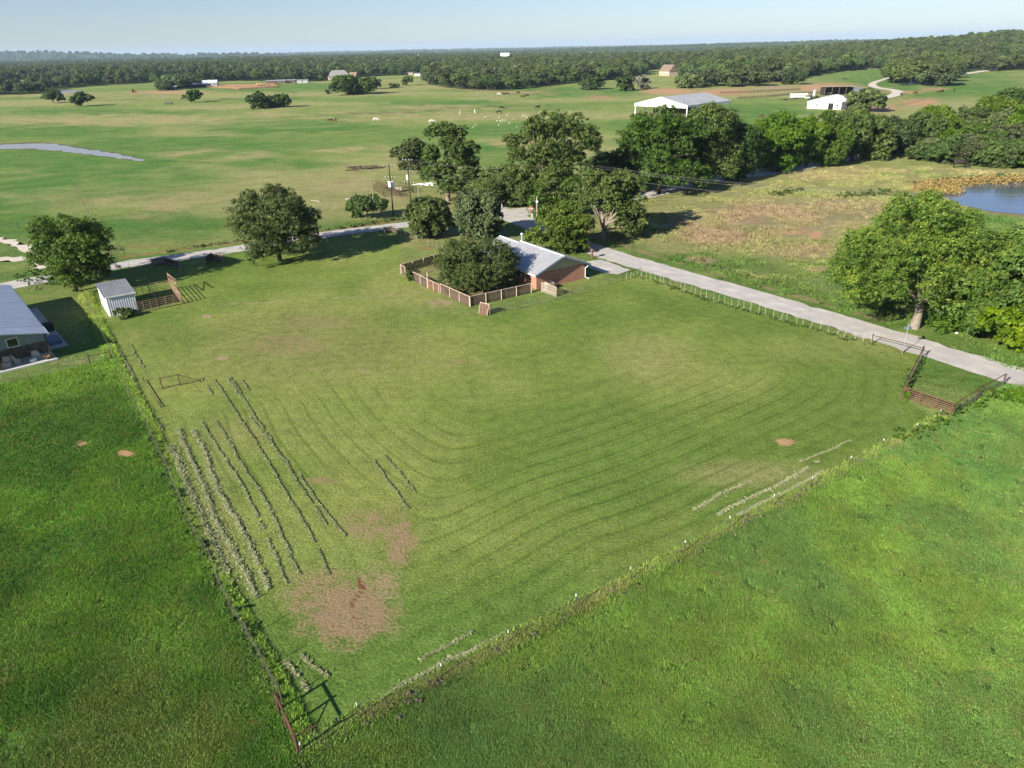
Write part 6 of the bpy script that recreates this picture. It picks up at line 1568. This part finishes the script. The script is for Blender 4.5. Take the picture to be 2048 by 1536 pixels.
foliage_strip('verge_weeds', 'low brush along the far side of the main road', [(1330, 512), (1450, 545), (1600, 580), (1720, 618)], 1.2, .45, 150, .10, L_OAK, 3)
foliage_strip('verge_weeds', 'leafy weeds on the near right fence by the red gate', [(1780, 884), (1830, 868), (1890, 838), (1960, 810), (2050, 790)], .5, .6, 110, .10, L_BRIGHT, 4)
foliage_strip('verge_weeds', 'weeds grown into the fence above the red gate', [(1808, 785), (1825, 755), (1842, 722)], .25, .45, 50, .10, L_BRIGHT, 5)
foliage_strip('verge_weeds', 'rank weeds along the left field fence', [(302, 868), (365, 1012), (440, 1172), (560, 1405)], .25, .38, 190, .09, L_BRIGHT, 6)
foliage_strip('verge_weeds', 'weeds in the white post fence by the road', [(1290, 555), (1412, 600), (1530, 632), (1742, 692)], .3, .28, 160, .08, L_BRIGHT, 7)
foliage_strip('verge_weeds', 'dry weeds along the near right fence', [(640, 1492), (725, 1441), (1020, 1291), (1265, 1165), (1545, 1018), (1790, 890)], .3, .22, 260, .07, GREYTW, 8)
foliage_strip('rushes', 'dark rushes in the damp hollow left of the pond', [(1672, 394), (1710, 391), (1745, 388), (1778, 385)], .9, 1.1, 60, .16, L_DARK, 9)
foliage_strip('rushes', 'dark rushes in the damp hollow left of the pond', [(1552, 392), (1575, 386), (1598, 380)], 1.2, .9, 40, .16, L_DARK, 10)
foliage_strip('rushes', 'golden water plants on the left shore of the pond', [(1838, 384), (1870, 380), (1905, 378), (1890, 390)], 1.3, 1.0, 260, .16, L_YEL, 11)
foliage_strip('rushes', 'golden water plants along the back of the pond', [(1850, 372), (1920, 366), (1985, 362), (2070, 360)], 2.2, 1.1, 480, .16, L_YEL, 12)
foliage_strip('rushes', 'dark bank growth behind the golden water plants', [(1880, 364), (1960, 357), (2070, 354)], .6, .9, 90, .18, L_DARK, 13)
foliage_strip('rushes', 'leafy weeds behind the metal house gravel', [(60, 545), (90, 560), (100, 575)], 1.4, .6, 60, .12, L_BRIGHT, 14)

# ------------------------------------------------------------------ haze: one box of thin even air
hz = MB().box(-32000, -3000, -90, 32000, 32000, 190).obj('haze', None); hz.data.materials.clear()
hm = bpy.data.materials.new('thin_haze'); hm.use_nodes = True; ht = hm.node_tree
for n_ in list(ht.nodes):
    if n_.type != 'OUTPUT_MATERIAL': ht.nodes.remove(n_)
pvn = ht.nodes.new('ShaderNodeVolumePrincipled'); pvn.inputs['Color'].default_value = (.60, .80, 1, 1); pvn.inputs['Density'].default_value = .00005; pvn.inputs['Anisotropy'].default_value = .0
ht.links.new(pvn.outputs[0], [n_ for n_ in ht.nodes if n_.type == 'OUTPUT_MATERIAL'][0].inputs['Volume'])
hz.data.materials.append(hm); tag(hz, 'thin pale blue haze over the far woods', kind='stuff')
